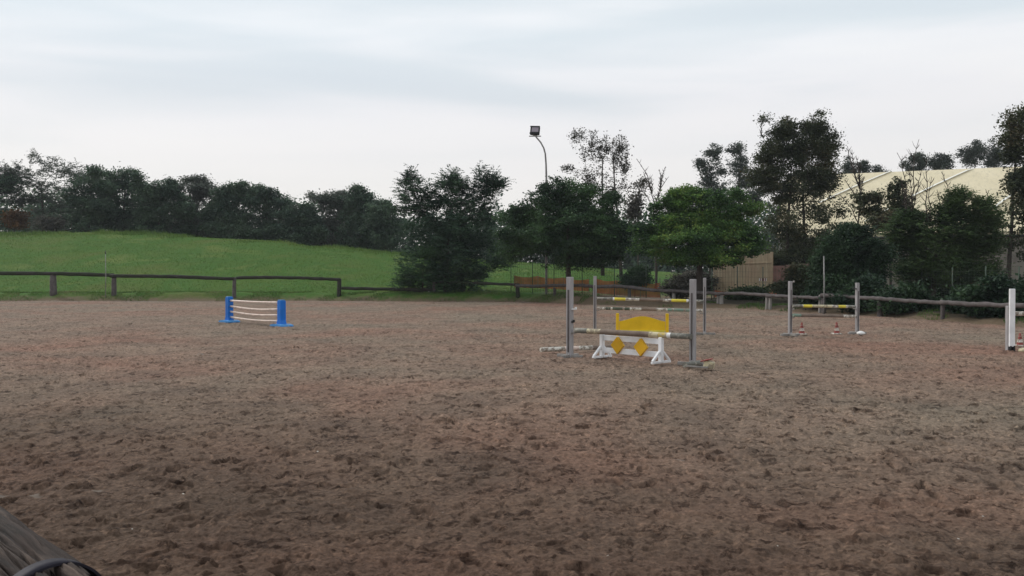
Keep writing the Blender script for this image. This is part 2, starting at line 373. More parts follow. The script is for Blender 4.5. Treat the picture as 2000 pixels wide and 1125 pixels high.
def hoof(x, y, cell, seed, depth, rmin, rmax, prob):
    h = np.zeros_like(x); ix0 = np.floor(x/cell); iy0 = np.floor(y/cell)
    for ox in (-1, 0, 1):
        for oy in (-1, 0, 1):
            ix = ix0+ox; iy = iy0+oy
            on = h2(ix, iy, seed) < prob
            cx = (ix+.2+.6*h2(ix, iy, seed+1))*cell; cy = (iy+.2+.6*h2(ix, iy, seed+2))*cell
            a = h2(ix, iy, seed+3)*6.283; r = rmin+(rmax-rmin)*h2(ix, iy, seed+4)
            dx = x-cx; dy = y-cy; u = dx*np.cos(a)+dy*np.sin(a); v = -dx*np.sin(a)+dy*np.cos(a)
            q = np.sqrt(u*u+(v*1.35)**2)/r
            k = .5+.5*h2(ix, iy, seed+5)
            h += on*k*(-depth*(1-sstep(.45, 1.0, q)) + depth*.3*np.exp(-((q-1.15)/.2)**2)*(.5+.9*(u/r+1)*.5))
    return h
def sand_h(x, y):
    wx = x+(vnoise(x*6, y*6, 71)-.5)*.13+(vnoise(x*17, y*17, 73)-.5)*.05; wy = y+(vnoise(x*6, y*6, 72)-.5)*.13+(vnoise(x*17, y*17, 74)-.5)*.05
    h = (vnoise(x*.35, y*.35, 11)-.5)*.06+(vnoise(x*1.6, y*1.6, 12)-.5)*.035+(vnoise(x*5.5, y*5.5, 13)-.5)*.022
    h += (vnoise(wx*13, wy*13, 14)-.5)*.022+(vnoise(wx*31, wy*31, 15)-.5)*.015+(vnoise(x*66, y*66, 16)-.5)*.009
    cl = vnoise(wx*8, wy*8, 21); h += sstep(.66, .8, cl)*.018*(.3+vnoise(x*.6, y*.6, 22))
    m_ = .5+1.2*vnoise(x*.5, y*.5, 75)
    h += m_*(hoof(wx, wy, .5, 31, .05, .06, .12, .5)+hoof(wx+.17, wy+.2, .75, 51, .055, .07, .13, .5)+hoof(wx, wy, .2, 81, .026, .028, .06, .55))
    return h-.012
# rows are spaced finer near by, as the detail seen there is finer
ys = (F*CH)/np.linspace(36, 640, 720); ys = ys[::-1]
back = np.linspace(-14, ys[0]-.3, 30); yy = np.concatenate([back, ys])
uu = np.linspace(-1, 1, 1300); W = np.where(yy < ys[0], np.interp(yy, [-14, ys[0]], [18, .74*ys[0]+2]), .74*yy+2)
XX = uu[None, :]*W[:, None]; YY = np.repeat(yy[:, None], len(uu), 1)
rj = np.random.default_rng(5)
XX = np.minimum(XX, 24.)
ED = edge_dist(XX, YY)
HH = sand_h(XX, YY)-np.maximum(ED-.6, 0)*.6
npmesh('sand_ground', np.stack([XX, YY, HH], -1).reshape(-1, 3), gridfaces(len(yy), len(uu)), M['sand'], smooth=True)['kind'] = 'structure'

# ------------------------------------------------------------ grass tufts (stuff)
def blades(name, x, y, z, hmin, hmax, wd, mat, rng, lean=.5):
    n = len(x); a = rng.uniform(0, 6.283, n); h = rng.uniform(hmin, hmax, n) if np.isscalar(hmin) else hmin; l = rng.uniform(0, lean, n)*h; b = rng.uniform(0, 6.283, n)
    ww = wd*rng.uniform(.6, 1.4, n)
    p = np.stack([x, y, z-.03], -1); s = np.stack([np.cos(a)*ww, np.sin(a)*ww, 0*a], -1)
    tip = p+np.stack([np.cos(b)*l, np.sin(b)*l, h], -1)
    v = np.stack([p-s, p+s, tip], 1).reshape(-1, 3); f = np.arange(n*3).reshape(-1, 3)
    o = npmesh(name, v, f, mat); return o
rg = np.random.default_rng(7)
def along_edge(n, x0, x1, off0, off1):
    t = rg.uniform(x0, x1, n); seg = []; s = rg.uniform(0, 1, n)
    L_ = np.hypot(np.diff(ex), np.diff(ey)); cum = np.concatenate([[0], np.cumsum(L_)])
    s0 = np.interp(x0, ex[:13], cum[:13]); s1 = np.interp(x1, ex[:13], cum[:13])
    q = rg.uniform(s0, s1, n); i = np.clip(np.searchsorted(cum, q)-1, 0, len(L_)-1)
    fr = (q-cum[i])/L_[i]; x = ex[i]+fr*(ex[i+1]-ex[i]); y = ey[i]+fr*(ey[i+1]-ey[i])
    nx = -(ey[i+1]-ey[i])/L_[i]; ny = (ex[i+1]-ex[i])/L_[i]; o = rg.uniform(off0, off1, n)
    return x+nx*o, y+ny*o
x, y = along_edge(60000, -45, 16.9, .1, 3.2)
k = vnoise(x*1.1, y*1.1, 44) > .42+.3*sstep(2, 9, x)
x, y = x[k], y[k]
tag(blades('grass', x, y, terr(x, y), .05, .17, .018, M['blade'], rg), 'short tufts of grass along the bank at the edge of the arena', 'grass', kind='stuff')
n = 110000; r_ = rg.uniform(-.68, .12, n); y = rg.uniform(60, 92, n); x = r_*y; k = edge_dist(x, y) > 2.5
x, y = x[k], y[k]
hh = rg.uniform(.04, .13, len(x)); nc = 16000; rc = rg.uniform(-.68, .0, nc); yc = rg.normal(86, 1.6, nc); xc = rc*yc
kc = vnoise(xc*.35, yc*.35, 97) > .45; xc, yc = xc[kc], yc[kc]; hc = rg.uniform(.1, .5, len(xc))*(.3+vnoise(xc*.5, yc*.5, 98))
x = np.concatenate([x, xc]); y = np.concatenate([y, yc]); hh = np.concatenate([hh, hc])
tag(blades('meadow_grass', x, y, terr(x, y), hh, hh, .03, M['blade_hill'], rg), 'bright green grass growing over the slope of the hill', 'grass', kind='stuff')

# ------------------------------------------------------------ trees
def leaves(cen, dirs, ln, wd, rng):
    """diamond leaves: centres (n,3), axes (n,3)"""
    n = len(cen); a = dirs/np.linalg.norm(dirs, axis=1, keepdims=True)
    r = rng.normal(size=(n, 3))*.55; r[:, 2] += 1.0; s = np.cross(a, r); s /= np.linalg.norm(s, axis=1, keepdims=True)+1e-9
    ln = ln[:, None]; wd = wd[:, None]
    return np.stack([cen-a*ln*.5, cen+s*wd*.5, cen+a*ln*.5, cen-s*wd*.5], 1)
def make_tree(name, label, cat, d, base_px, blobs, mat, seed, nclump=160, lpc=90, cr=.55, leaf=.16, style='leaf',
              trunk_r=.16, bark='bark', nbranch=26, trunks=None, spikes=None, group=None, depth=.9, flat=.6, fill=.45, trunk_top=None, lobes=0, shrink=.86, tw=.012, tips=0):
    rng = np.random.default_rng(seed); rnd = random.Random(seed)
    bx = (base_px-1000)/F*d; bz = Z(bx, d); org = Vector((bx, d, bz))
    t = thing(name, label, cat, org, 0, group)
    ntips = tips
    B = []
    for b_ in blobs:
        px, py, rx, ry = b_[:4]; c = P(px, py, d); k = d/F
        B.append((np.array(c), np.array([rx*k, rx*k*depth, ry*k]), b_[4] if len(b_) > 4 else 1.0))
    if lobes:
        nb = []
        for (c, q, w_) in B:
            n_ = max(2, int(round(lobes*min(1.5, q[0]*q[2]/6))))
            for _ in range(n_):
                a = rng.uniform(-.35, 3.5); f_ = rng.uniform(.75, 1.08); rr_ = rng.uniform(.18, .36)
                nb.append((c+np.array([math.cos(a)*q[0]*f_, rng.uniform(-.5, .5)*q[1], math.sin(a)*q[2]*f_]), np.array([q[0], q[1], q[2]])*rr_*np.array([1, 1, .8]), w_*1.3))
        B = [(c, q*shrink, w_) for c, q, w_ in B]+nb
    wts = np.array([b[2]*(b[1][0]*b[1][2])**.8 for b in B]); wts /= wts.sum()
    idx = rng.choice(len(B), nclump, p=wts)
    dr = rng.normal(size=(nclump, 3)); dr /= np.linalg.norm(dr, axis=1, keepdims=True)
    rr = rng.uniform(0, 1, nclump)**fill
    C0 = np.array([B[i][0] for i in idx]); R0 = np.array([B[i][1] for i in idx])
    cc = C0+dr*R0*rr[:, None]
    small = np.ones(nclump)
    if ntips:      # small clumps standing clear of the crown on twig ends
        it = rng.choice(len(B), ntips, p=wts); dt = rng.normal(size=(ntips, 3)); dt[:, 2] = np.abs(dt[:, 2])+.1
        dt /= np.linalg.norm(dt, axis=1, keepdims=True)
        cc = np.concatenate([cc, np.array([B[i][0] for i in it])+dt*np.array([B[i][1] for i in it])*rng.uniform(.95, 1.12, ntips)[:, None]+dt*rng.uniform(0, .35, ntips)[:, None]*cr])
        small = np.concatenate([small, rng.uniform(.28, .5, ntips)]); nclump = nclump+ntips
    cc[:, 2] = np.maximum(cc[:, 2], bz+.25)
    cen0 = np.average([b[0] for b in B], axis=0, weights=wts)
    out = cc-cen0; out /= np.linalg.norm(out, axis=1, keepdims=True)+1e-9
    # crown
    if style == 'leaf':
        csz = cr*rng.uniform(.5, 1.3, nclump)*small; nl = np.maximum((lpc*(csz/cr)**2).astype(int), 4)
        ii = np.repeat(np.arange(nclump), nl); n = len(ii)
        off = rng.normal(size=(n, 3))*.5; off[:, 2] *= flat
        pos = cc[ii]+off*csz[ii][:, None]
        dd = out[ii]*.7+rng.normal(size=(n, 3))*.6; dd[:, 2] = dd[:, 2]*.6-.15
        ln = leaf*rng.uniform(.6, 1.4, n)
        Q = leaves(pos, dd, ln, ln*rng.uniform(.5, .8, n), rng)
    else:   # feathery sprays: arching stems carrying pairs of leaflets
        nf = max(2, lpc//14); ii = np.repeat(np.arange(nclump), nf); n = len(ii)
        st = cc[ii]+rng.normal(size=(n, 3))*cr*.28
        dd = out[ii]*.55+rng.normal(size=(n, 3))*.55; dd[:, 2] = np.abs(dd[:, 2])*.8+.15
        dd /= np.linalg.norm(dd, axis=1, keepdims=True)
        Ls = cr*rng.uniform(.8, 1.9, n); K = 7; sd_ = np.cross(dd, [0, 0, 1.]); sd_ /= np.linalg.norm(sd_, axis=1, keepdims=True)+1e-9
        qs = []
        for k in range(K):
            u = (k+.6)/K; p = st+dd*(Ls*u)[:, None]; p[:, 2] -= Ls*u*u*.35
            for sg in (-1, 1):
                ax = sd_*sg+dd*.6+rng.normal(size=(n, 3))*.2; ax[:, 2] -= .25
                axn = ax/np.linalg.norm(ax, axis=1, keepdims=True); ln = leaf*(1.15-.5*u)*rng.uniform(.8, 1.2, n)
                qs.append(leaves(p+axn*ln[:, None]*.5, ax, ln, ln*.42, rng))
        Q = np.concatenate(qs)
    Q = Q.reshape(-1, 3)-np.array(org); 
    npmesh('crown', Q, np.arange(len(Q)).reshape(-1, 4), LF[mat], t)
    # trunk with limbs, grown from trunk nodes towards leaf clumps
    mb = MB(); zt = trunk_top if trunk_top else None
    tl = trunks or [(base_px, trunk_r)]
    nodes = []
    for (tpx, tr) in tl:
        x0 = (tpx-1000)/F*d; p0 = Vector((x0, d+rnd.uniform(-.3, .3), Z(x0, d)-.15)); 
        top = Vector((x0+(cen0[0]-x0)*.45, p0.y, (P(1000, zt, d).z if zt else cen0[2]+.25*(cc[:, 2].max()-cen0[2]))))
        path = []; rad = []
        for i in range(9):
            u = i/8; p = p0.lerp(top, u)+Vector((rnd.uniform(-1, 1), rnd.uniform(-1, 1), 0))*.05*tr*8*(0 if i == 0 else 1)*.6
            path.append(p-org); rad.append(tr*(1.25 if i == 0 else 1.0-.72*u)); nodes.append((p, tr*(1-.72*u)))
        mb.tube(path, rad, 8, jit=.08, rng=rnd)
    tg = [Vector(c) for c in cc[rng.choice(nclump, min(nbranch, nclump), replace=False)]]
    tg.sort(key=lambda p: min((p-q).length for q, _ in nodes))
    for p in tg:
        best = min(nodes, key=lambda q: (p-q[0]).length+(1.5*max(0, q[0].z-p.z+.2*(p-q[0]).length)))
        q, qr = best; m_ = q.lerp(p, .5)+Vector((rnd.uniform(-1, 1), rnd.uniform(-1, 1), rnd.uniform(-.9, .2)))*.12*(p-q).length
        r0 = max(tw, min(qr*.62, .02+.02*(p-q).length)); pts = [q, q.lerp(m_, .55)+Vector((0, 0, -.01)), m_, m_.lerp(p, .55), p]
        rs = [r0, r0*.88, r0*.75, r0*.6, max(r0*.35, tw*.7)]
        mb.tube([a-org for a in pts], rs, 5)
        nodes += [(pts[2], rs[2]), (pts[3], rs[3]), (p, rs[4])]
    for (a, b_) in (spikes or []):      # long bare upright twigs
        p = P(a, b_, d+rnd.uniform(-.5, .5))
        q, qr = min(nodes[:max(9, len(nodes))], key=lambda n_: abs(n_[0].x-p.x)*1.6+abs(p.z-n_[0].z-1.8)*.5+(50 if n_[0].z > p.z-.8 else 0))
        ln = (p-q).length; cv = Vector((rnd.uniform(-.08, .08), rnd.uniform(-.08, .08), 0))*ln; K = 8
        pts = [q.lerp(p, k/K)+cv*math.sin(math.pi*k/K)+Vector((p.x-q.x, 0, 0))*-.12*math.sin(math.pi*k/K)+Vector((rnd.uniform(-1, 1), 0, 0))*.02*ln for k in range(K+1)]; pts[0] = q; pts[-1] = p
        mb.tube([v-org for v in pts], [tw*(1.9-1.3*k/K) for k in range(K+1)], 5)
        for k in range(2, K+1):
            for _ in range(3):
                l2 = ln*rnd.uniform(.08, .2)*(1.3-k/K*.6); dx = rnd.choice((-1, 1))*rnd.uniform(.3, .8)
                e_ = pts[k-1]+Vector((dx, rnd.uniform(-.5, .5), rnd.uniform(.6, 1.1))).normalized()*l2
                mb.tube([v-org for v in (pts[k-1], pts[k-1].lerp(e_, .5)+Vector((dx*.05*l2, 0, -.04*l2)), e_)], [tw*.8, tw*.6, tw*.35], 4)
    mb.build('trunk', M[bark], t)
    return t
FAR = 'trees in a row beyond the crest of the grassy hill'
for (px, d, blobs, mat, lab, kw) in [
 (-50, 98, [(-50, 385, 85, 58), (-40, 440, 80, 30)], 'far', 'dark tree cut by the left edge of the picture, beyond the hill', {}),
 (85, 100, [(85, 375, 95, 55), (95, 325, 55, 20, .7), (80, 430, 90, 35)], 'farg', 'broadest and tallest tree on the hill, with an airy domed crown', dict(style='frond', nclump=420, lpc=110, leaf=.26, tips=0)),
 (170, 94, [(168, 380, 48, 44), (165, 430, 60, 35)], 'far', 'dark tree right of the broad domed one on the hill', {}),
 (243, 97, [(240, 352, 34, 24), (245, 395, 55, 42), (245, 440, 60, 30)], 'far', 'tree on the hill with a tiered crown standing above its neighbours', {}),
 (312, 94, [(305, 375, 42, 28), (310, 410, 55, 40), (310, 450, 55, 22)], 'far', 'low dark tree right of the tiered one on the hill', {}),
 (385, 99, [(385, 378, 48, 30), (385, 415, 60, 45), (385, 450, 60, 25)], 'farg', 'rounded greyish tree near the middle of the hill row', {}),
 (450, 95, [(452, 378, 26, 22), (450, 415, 45, 45), (450, 455, 50, 20)], 'far', 'narrow pointed tree behind the hill above the second sagging rail', {}),
 (520, 99, [(520, 385, 34, 20), (525, 425, 52, 42), (525, 465, 50, 18)], 'far', 'bushy tree behind the hill straight above the blue jump', {}),
 (580, 96, [(583, 425, 34, 28), (580, 460, 45, 25)], 'far', 'lowest tree of the hill row, in the dip of its skyline', {}),
 (640, 100, [(640, 395, 38, 22), (640, 435, 50, 42), (640, 470, 50, 20)], 'farg', 'grey green tree right of the dip in the hill skyline', {}),
 (700, 98, [(695, 395, 40, 22), (700, 435, 50, 42), (700, 475, 50, 20)], 'far', 'twin of the grey green tree, second from the right end of the hill row', {}),
 (752, 95, [(745, 430, 38, 28), (752, 465, 42, 30)], 'far', 'last small tree at the right end of the hill row', {})]:
    k_ = dict(nclump=330, lpc=110, cr=.7, leaf=.22, nbranch=40, trunk_r=.2, fill=.5, lobes=7, shrink=.8, tw=.025, tips=80); k_.update(kw)
    make_tree('hill_tree', lab, 'tree', d, px, blobs, mat, 100+px, group=FAR, **k_)
make_tree('shrub', 'rust brown shrub at the foot of the hill trees, far left', 'shrub', 91, 32, [(32, 428, 22, 22)], 'rust', 31, nclump=70, lpc=50, cr=.6, leaf=.22, nbranch=8, trunk_r=.06)
make_tree('shrub', 'faded tan shrub right of the rust brown one on the hill', 'shrub', 91, 97, [(97, 436, 26, 18)], 'greybrown', 32, nclump=60, lpc=45, cr=.6, leaf=.22, nbranch=8, trunk_r=.06)

# far-off wood seen only as one dark mass low behind everything
rng = np.random.default_rng(77)
n = 6000; px = rng.uniform(-500, 2500, n); top = np.interp(px, [-500, 0, 300, 600, 800, 1000, 1300, 1500, 2500], [385, 380, 400, 425, 430, 418, 425, 400, 390])
py = top+8*np.sin(px*.05)+rng.uniform(0, 1, n)**.8*(570-top); dd = rng.uniform(135, 150, n)
cc = np.array([P(a, b_, c_) for a, b_, c_ in zip(px, py, dd)])
ii = np.repeat(np.arange(n), 42); off = rng.normal(size=(len(ii), 3))*1.1; ln = .6*rng.uniform(.6, 1.4, len(ii))
Q = leaves(cc[ii]+off, rng.normal(size=(len(ii), 3)), ln, ln*.7, rng).reshape(-1, 3)
tag(npmesh('woodland', Q, np.arange(len(Q)).reshape(-1, 4), LF['far']), 'dark far-off wood low along the horizon behind the trees', 'woodland', kind='stuff')

make_tree('locust_tree', 'dark feathery tree with upswept branches behind the lowered fence rail', 'tree', 60, 885,
  [(815, 395, 38, 42), (870, 400, 45, 48), (800, 355, 18, 14, 1.5), (885, 355, 15, 22, 1.6), (905, 375, 16, 20), (945, 365, 22, 34, 1.4), (968, 362, 18, 10, 1.2), (930, 410, 40, 35), (880, 450, 95, 50, 1.3), (900, 500, 100, 50, 1.3), (880, 548, 95, 34), (975, 520, 24, 22, .6)],
  'locust', 11, nclump=640, lpc=130, cr=.62, leaf=.2, style='frond', trunk_r=.2, nbranch=45, trunks=[(870, .17), (905, .14)], spikes=[(790, 345), (890, 332), (950, 330), (982, 355)])
make_tree('bush', 'leafy green bush low in front of the dark feathery tree', 'bush', 58.8, 825,
  [(820, 520, 52, 32), (850, 545, 60, 28), (800, 555, 35, 22), (835, 495, 35, 15)], 'bush', 12, nclump=190, lpc=80, cr=.5, leaf=.18, style='frond', trunk_r=.07, nbranch=14)
make_tree('round_tree', 'round-headed dark green tree in front of the lamp post', 'tree', 53, 1112,
  [(1102, 378, 40, 36), (1070, 410, 52, 42), (1150, 412, 52, 46), (1102, 455, 118, 50, 1.3), (1024, 425, 22, 24), (1005, 478, 38, 32), (1200, 470, 36, 40), (1110, 498, 100, 26)],
  'round', 13, tips=120, lobes=2, shrink=1.0, flat=.42, nclump=700, lpc=170, cr=.55, leaf=.125, trunk_r=.2, nbranch=40)
make_tree('round_tree', 'round-headed bright green tree, its top yellowish, between two jump standards', 'tree', 48, 1363,
  [(1380, 412, 58, 44), (1310, 436, 48, 38), (1432, 430, 44, 46), (1365, 475, 108, 42, 1.3), (1330, 385, 28, 20), (1270, 470, 32, 36), (1460, 470, 28, 36), (1370, 505, 85, 18)],
  'bright', 14, tips=110, lobes=2, shrink=1.0, flat=.42, nclump=640, lpc=170, cr=.5, leaf=.12, trunk_r=.24, nbranch=36)
make_tree('sparse_tree', 'tall thin-leaved grey brown tree rising behind the dark round-headed tree', 'tree', 74, 1190,
  [(1122, 268, 5, 18), (1135, 262, 6, 22), (1143, 300, 7, 40), (1158, 285, 6, 34), (1172, 305, 7, 38), (1186, 290, 7, 34), (1200, 310, 7, 44), (1212, 295, 8, 38), (1222, 330, 7, 50), (1150, 355, 30, 30, .8), (1195, 380, 32, 45, .8), (1108, 330, 16, 9)],
  'greybrown', 15, tips=60, tw=.022, nclump=420, lpc=20, cr=.42, leaf=.15, trunk_r=.16, nbranch=120, trunks=[(1178, .16), (1213, .15)], bark='bark', fill=.7, spikes=[(1120, 248), (1150, 252), (1186, 262), (1208, 262), (1225, 280)])
make_tree('sparse_tree', 'slim half-bare tree just left of the bare forked tree', 'tree', 70, 1246,
  [(1245, 395, 10, 42), (1258, 355, 5, 16), (1235, 420, 10, 30)], 'greybrown', 16, tw=.03, nclump=70, lpc=34, cr=.5, leaf=.2, trunk_r=.09, nbranch=22, fill=.8)
make_tree('bare_tree', 'bare forked tree between the two round-headed trees', 'tree', 66, 1282,
  [(1280, 385, 22, 24, .3)], 'greybrown', 17, tw=.024, nclump=10, lpc=6, cr=.4, leaf=.12, trunk_r=.12, nbranch=4, trunk_top=415,
  spikes=[(1243, 310), (1256, 335), (1268, 362), (1275, 395), (1300, 325), (1306, 345), (1292, 360), (1270, 345), (1298, 380), (1287, 330), (1310, 375), (1262, 380), (1294, 340)])
for (px, blobs, lab) in [(1388, [(1385, 335, 24, 42), (1395, 300, 14, 18), (1385, 385, 40, 40)], 'left one of two grey poplars behind the bright green tree'),
                         (1442, [(1442, 325, 26, 38), (1437, 295, 14, 14), (1455, 345, 22, 30), (1440, 385, 45, 40)], 'right one of two grey poplars behind the bright green tree')]:
    make_tree('poplar_tree', lab, 'tree', 104, px, blobs, 'poplar', px, tips=60, lobes=4, nclump=260, lpc=60, cr=.6, leaf=.2, trunk_r=.2, nbranch=50, fill=.6, group='far grey poplars')
make_tree('tall_tree', 'tallest tree, brownish crown thinning downwards, left of the cream roof', 'tree', 58, 1545,
  [(1515, 300, 30, 50), (1500, 345, 30, 40), (1560, 300, 45, 62, 1.2), (1540, 250, 14, 20), (1590, 250, 26, 30), (1612, 290, 24, 50), (1560, 360, 80, 34, 1.2), (1622, 345, 28, 26),
   (1535, 430, 52, 42, .5), (1605, 425, 48, 45, .45), (1555, 490, 55, 40, .7), (1520, 520, 36, 35, .7), (1600, 480, 40, 30, .5), (1490, 232, 8, 8, .6)],
  'brown', 18, tips=110, lobes=3, shrink=.95, tw=.025, nclump=760, lpc=120, cr=.55, leaf=.135, trunk_r=.17, nbranch=95, trunks=[(1530, .15), (1575, .16)], fill=.6, spikes=[(1487, 228), (1540, 228), (1590, 222)])
make_tree('half_bare_tree', 'half-bare sapling with bare tips in front of the cream roof end', 'tree', 52, 1668,
  [(1700, 385, 32, 13), (1705, 412, 28, 9), (1680, 400, 14, 14, .6)], 'brown', 19, tw=.022, nclump=70, lpc=55, cr=.45, leaf=.16, trunk_r=.09, nbranch=22, trunk_top=370,
  spikes=[(1655, 285), (1664, 292), (1672, 305), (1682, 318), (1650, 350), (1640, 380), (1688, 345)])
make_tree('small_tree', 'small brown-leaved tree in front of the middle of the cream roof', 'tree', 50, 1742,
  [(1752, 368, 14, 16), (1757, 395, 24, 18), (1755, 425, 34, 18), (1722, 440, 28, 16), (1790, 430, 24, 14)], 'brown', 20, tips=90, lobes=3, tw=.02, nclump=150, lpc=55, cr=.45, leaf=.16, trunk_r=.09, nbranch=30)
make_tree('leafy_tree', 'wide green tree with bare upright twigs, in front of the cream roof', 'tree', 43, 1815,
  [(1785, 470, 52, 32), (1840, 470, 62, 42), (1865, 395, 18, 16), (1850, 425, 35, 24), (1915, 405, 20, 12), (1915, 430, 36, 24), (1910, 480, 40, 40), (1825, 530, 85, 45, 1.2), (1900, 540, 55, 40), (1780, 430, 20, 14)],
  'olive', 21, lobes=3, tw=.018, nclump=760, lpc=140, cr=.5, leaf=.16, style='frond', trunk_r=.15, nbranch=60, spikes=[(1752, 298), (1775, 330), (1795, 272), (1812, 300), (1838, 335), (1760, 345), (1800, 330), (1820, 345), (1785, 380), (1830, 370)])
make_tree('round_tree', 'low round-headed deep green tree behind the right-hand jump', 'tree', 41, 1657,
  [(1660, 485, 62, 34), (1630, 510, 52, 30), (1700, 505, 50, 36), (1665, 535, 75, 22), (1672, 455, 28, 10)], 'deep', 22, tips=90, lobes=4, nclump=460, lpc=150, cr=.42, leaf=.11, trunk_r=.14, nbranch=30)
make_tree('edge_tree', 'tall dark tree at the right edge with a bare forked lower trunk', 'tree', 47, 1972,
  [(1985, 245, 24, 26), (1975, 285, 16, 28), (2015, 270, 40, 50), (2000, 345, 30, 45), (1985, 400, 22, 30, .6), (2030, 380, 50, 60), (1950, 440, 20, 20, .3), (2020, 470, 40, 50, .6)],
  'brown', 23, tips=90, lobes=3, tw=.02, nclump=360, lpc=70, cr=.5, leaf=.15, trunk_r=.15, nbranch=70, fill=.6, spikes=[(1925, 370), (1940, 400), (1955, 430)])
for (px, blobs, lab) in [(1660, [(1655, 325, 10, 14), (1660, 345, 18, 14), (1660, 350, 20, 16), (1668, 362, 26, 16)], 'small dark treetop touching the tallest tree, above the roof'),
   (1690, [(1688, 330, 12, 12), (1715, 334, 9, 7), (1715, 350, 20, 16), (1723, 362, 26, 16)], 'pair of tiny pointed treetops above the left end of the roof'),
   (1790, [(1774, 326, 9, 14), (1786, 310, 10, 13), (1800, 318, 12, 17), (1788, 345, 26, 20), (1786, 362, 30, 16)], 'left one of two rounded treetops above the middle of the roof'),
   (1840, [(1826, 322, 9, 12), (1840, 313, 12, 12), (1853, 325, 9, 14), (1840, 345, 26, 20), (1840, 362, 28, 16)], 'right one of two rounded treetops above the middle of the roof'),
   (1900, [(1895, 308, 18, 24), (1905, 290, 12, 14), (1905, 350, 20, 16), (1913, 362, 26, 16)], 'left half of the grey clump of treetops above the roof, right'),
   (1938, [(1935, 300, 24, 32), (1950, 310, 18, 28), (1950, 350, 20, 16), (1958, 362, 26, 16)], 'right half of the grey clump of treetops above the roof, right')]:
    make_tree('poplar_tree', lab, 'tree', 108, px, blobs, 'poplar', px+7, tips=70, lobes=5, nclump=220, lpc=60, cr=.55, leaf=.19, trunk_r=.2, nbranch=16, fill=.55, group='treetops showing above the roof of the hall')
US = 'undergrowth shrubs behind the right-hand fence'
for (px, py, rx, ry, d, mat, lab) in [
   (1010, 585, 0, 0, 0, '', ''),
   (1340, 560, 55, 22, 56, 'greybrown', 'twiggy brown thicket behind the bright round-headed tree'),
   (1240, 545, 30, 16, 60, 'deep', 'dark shrub between the trunks of the two round-headed trees'),
   (1455, 578, 40, 10, 50, 'olive', 'low weedy clump under the beige board wall'),
   (1560, 555, 30, 28, 47, 'brown', 'brown shrub at the left standard of the right-hand jump'),
   (1615, 576, 42, 30, 40, 'deep', 'dark shrub seen through the right-hand jump'),
   (1690, 588, 48, 30, 37.4, 'deep', 'dark shrub right of the right-hand jump'),
   (1765, 598, 46, 22, 35.3, 'deep', 'dark shrub between the two stout fence posts, left of the board gap'),
   (1902, 600, 34, 24, 33, 'deep', 'dark shrub left of the thin forked trunk at the right edge'),
   (1835, 565, 30, 20, 44, 'deep', 'shrub tucked under the wide green tree'),
   (1945, 592, 44, 36, 31.4, 'deep', 'dark shrub left of the white jump post'),
   (2015, 600, 50, 44, 30, 'deep', 'dark shrub behind the white jump post at the edge')]:
    if not lab: continue
    make_tree('shrub', lab, 'shrub', d, px, [(px, py, rx, ry), (px+rx*.2, py-ry*.7, rx*.6, ry*.7), (px-rx*.2, py+ry*.4, rx, ry*.5)], mat, int(px*3+d), lobes=3, nclump=200, lpc=85, cr=.42, leaf=.14,
              trunk_r=.04, nbranch=26, group=US, fill=.5)

# ------------------------------------------------------------ hall with cream roof
hx, hy = 25.6, 79.55; adir = Vector((.93, -.366, 0)).normalized(); pdir = Vector((-.366, -.93, 0)).normalized()
hall = thing('riding_hall', 'large hall with a cream sheeted roof and white diagonal seams, behind the trees', 'building', (hx, hy, 0), math.atan2(adir.y, adir.x))
LN, HW, RZ, EZ = 62.0, 12.0, 11.0, 4.95   # local: x along the ridge, -y towards the arena
def roofz(v): return RZ-(RZ-EZ)*v/HW
mb = MB(); nx_, ny_ = 32, 8
for side in (-1, 1):
    o = len(mb.v)
    for i in range(nx_+1):
        for j in range(ny_+1):
            xx = LN*i/nx_; v = HW*j/ny_; sag = -.03*math.sin(math.pi*((xx/LN*10) % 1))*math.sin(math.pi*j/ny_)-.35*math.sin(math.pi*j/ny_)*-.6
            mb.v.append(Vector((xx, side*v, roofz(v)+sag)))
    for i in range(nx_):
        for j in range(ny_):
            a = o+i*(ny_+1)+j; q = (a, a+ny_+1, a+ny_+2, a+1); mb.face(q if side > 0 else q[::-1], 0, True)
for v in (-HW, HW):
    mb.box((LN/2, v*1.004, EZ-.12), (LN, .12, .22), m=0)
roof = mb.build('roof', M['roof'], hall)
def rp(px, py):
    """point of the near roof slope on a sight line (the slope plane is a plane of the place)"""
    a = Vector((0, 0, CH)); dr = (P(px, py, 50)-a)
    n_ = Vector((0, -(RZ-EZ), HW)); n_ = Matrix.Rotation(math.atan2(adir.y, adir.x), 3, 'Z')@n_
    o_ = Vector((hx, hy, RZ)); s = (o_-a).dot(n_)/dr.dot(n_); wpt = a+dr*s
    return Matrix.Rotation(-math.atan2(adir.y, adir.x), 3, 'Z')@(wpt-Vector((hx, hy, 0)))
for (a, b_) in [((1738, 336), (1600, 402)), ((1902, 328), (1690, 436)), ((2070, 322), (1880, 452)), ((1640, 346), (1560, 380))]:
    p, q = rp(*a), rp(*b_); s_ = MB(); K = 14
    for k in range(K):
        u0, u1 = k/K, (k+1)/K; A = p.lerp(q, u0); Bq = p.lerp(q, u1)
        for T in (A, Bq): T.z = roofz(abs(T.y))+.21*math.sin(math.pi*abs(T.y)/HW)+.06
        s_.bar(A, Bq, .05, .26, up=(0, 0, 1), bev=.01)
    s_.build('seam', M['seam'], roof)
mb = MB()
for v in (-HW+.25, HW-.25): mb.box((LN/2, v, (EZ-.2)/2-.2), (LN-.4, .2, EZ))
mb.prism([(-HW+.3, -.4), (HW-.3, -.4), (HW-.3, EZ-.3), (0, RZ-.3), (-HW+.3, EZ-.3)], 0, .2)
o = len(mb.v)-10
for k in range(10):
    p = mb.v[o+k]; mb.v[o+k] = Vector((p.y+.15, p.x, p.z))
mb.build('wall', M['hall_wall'], hall)
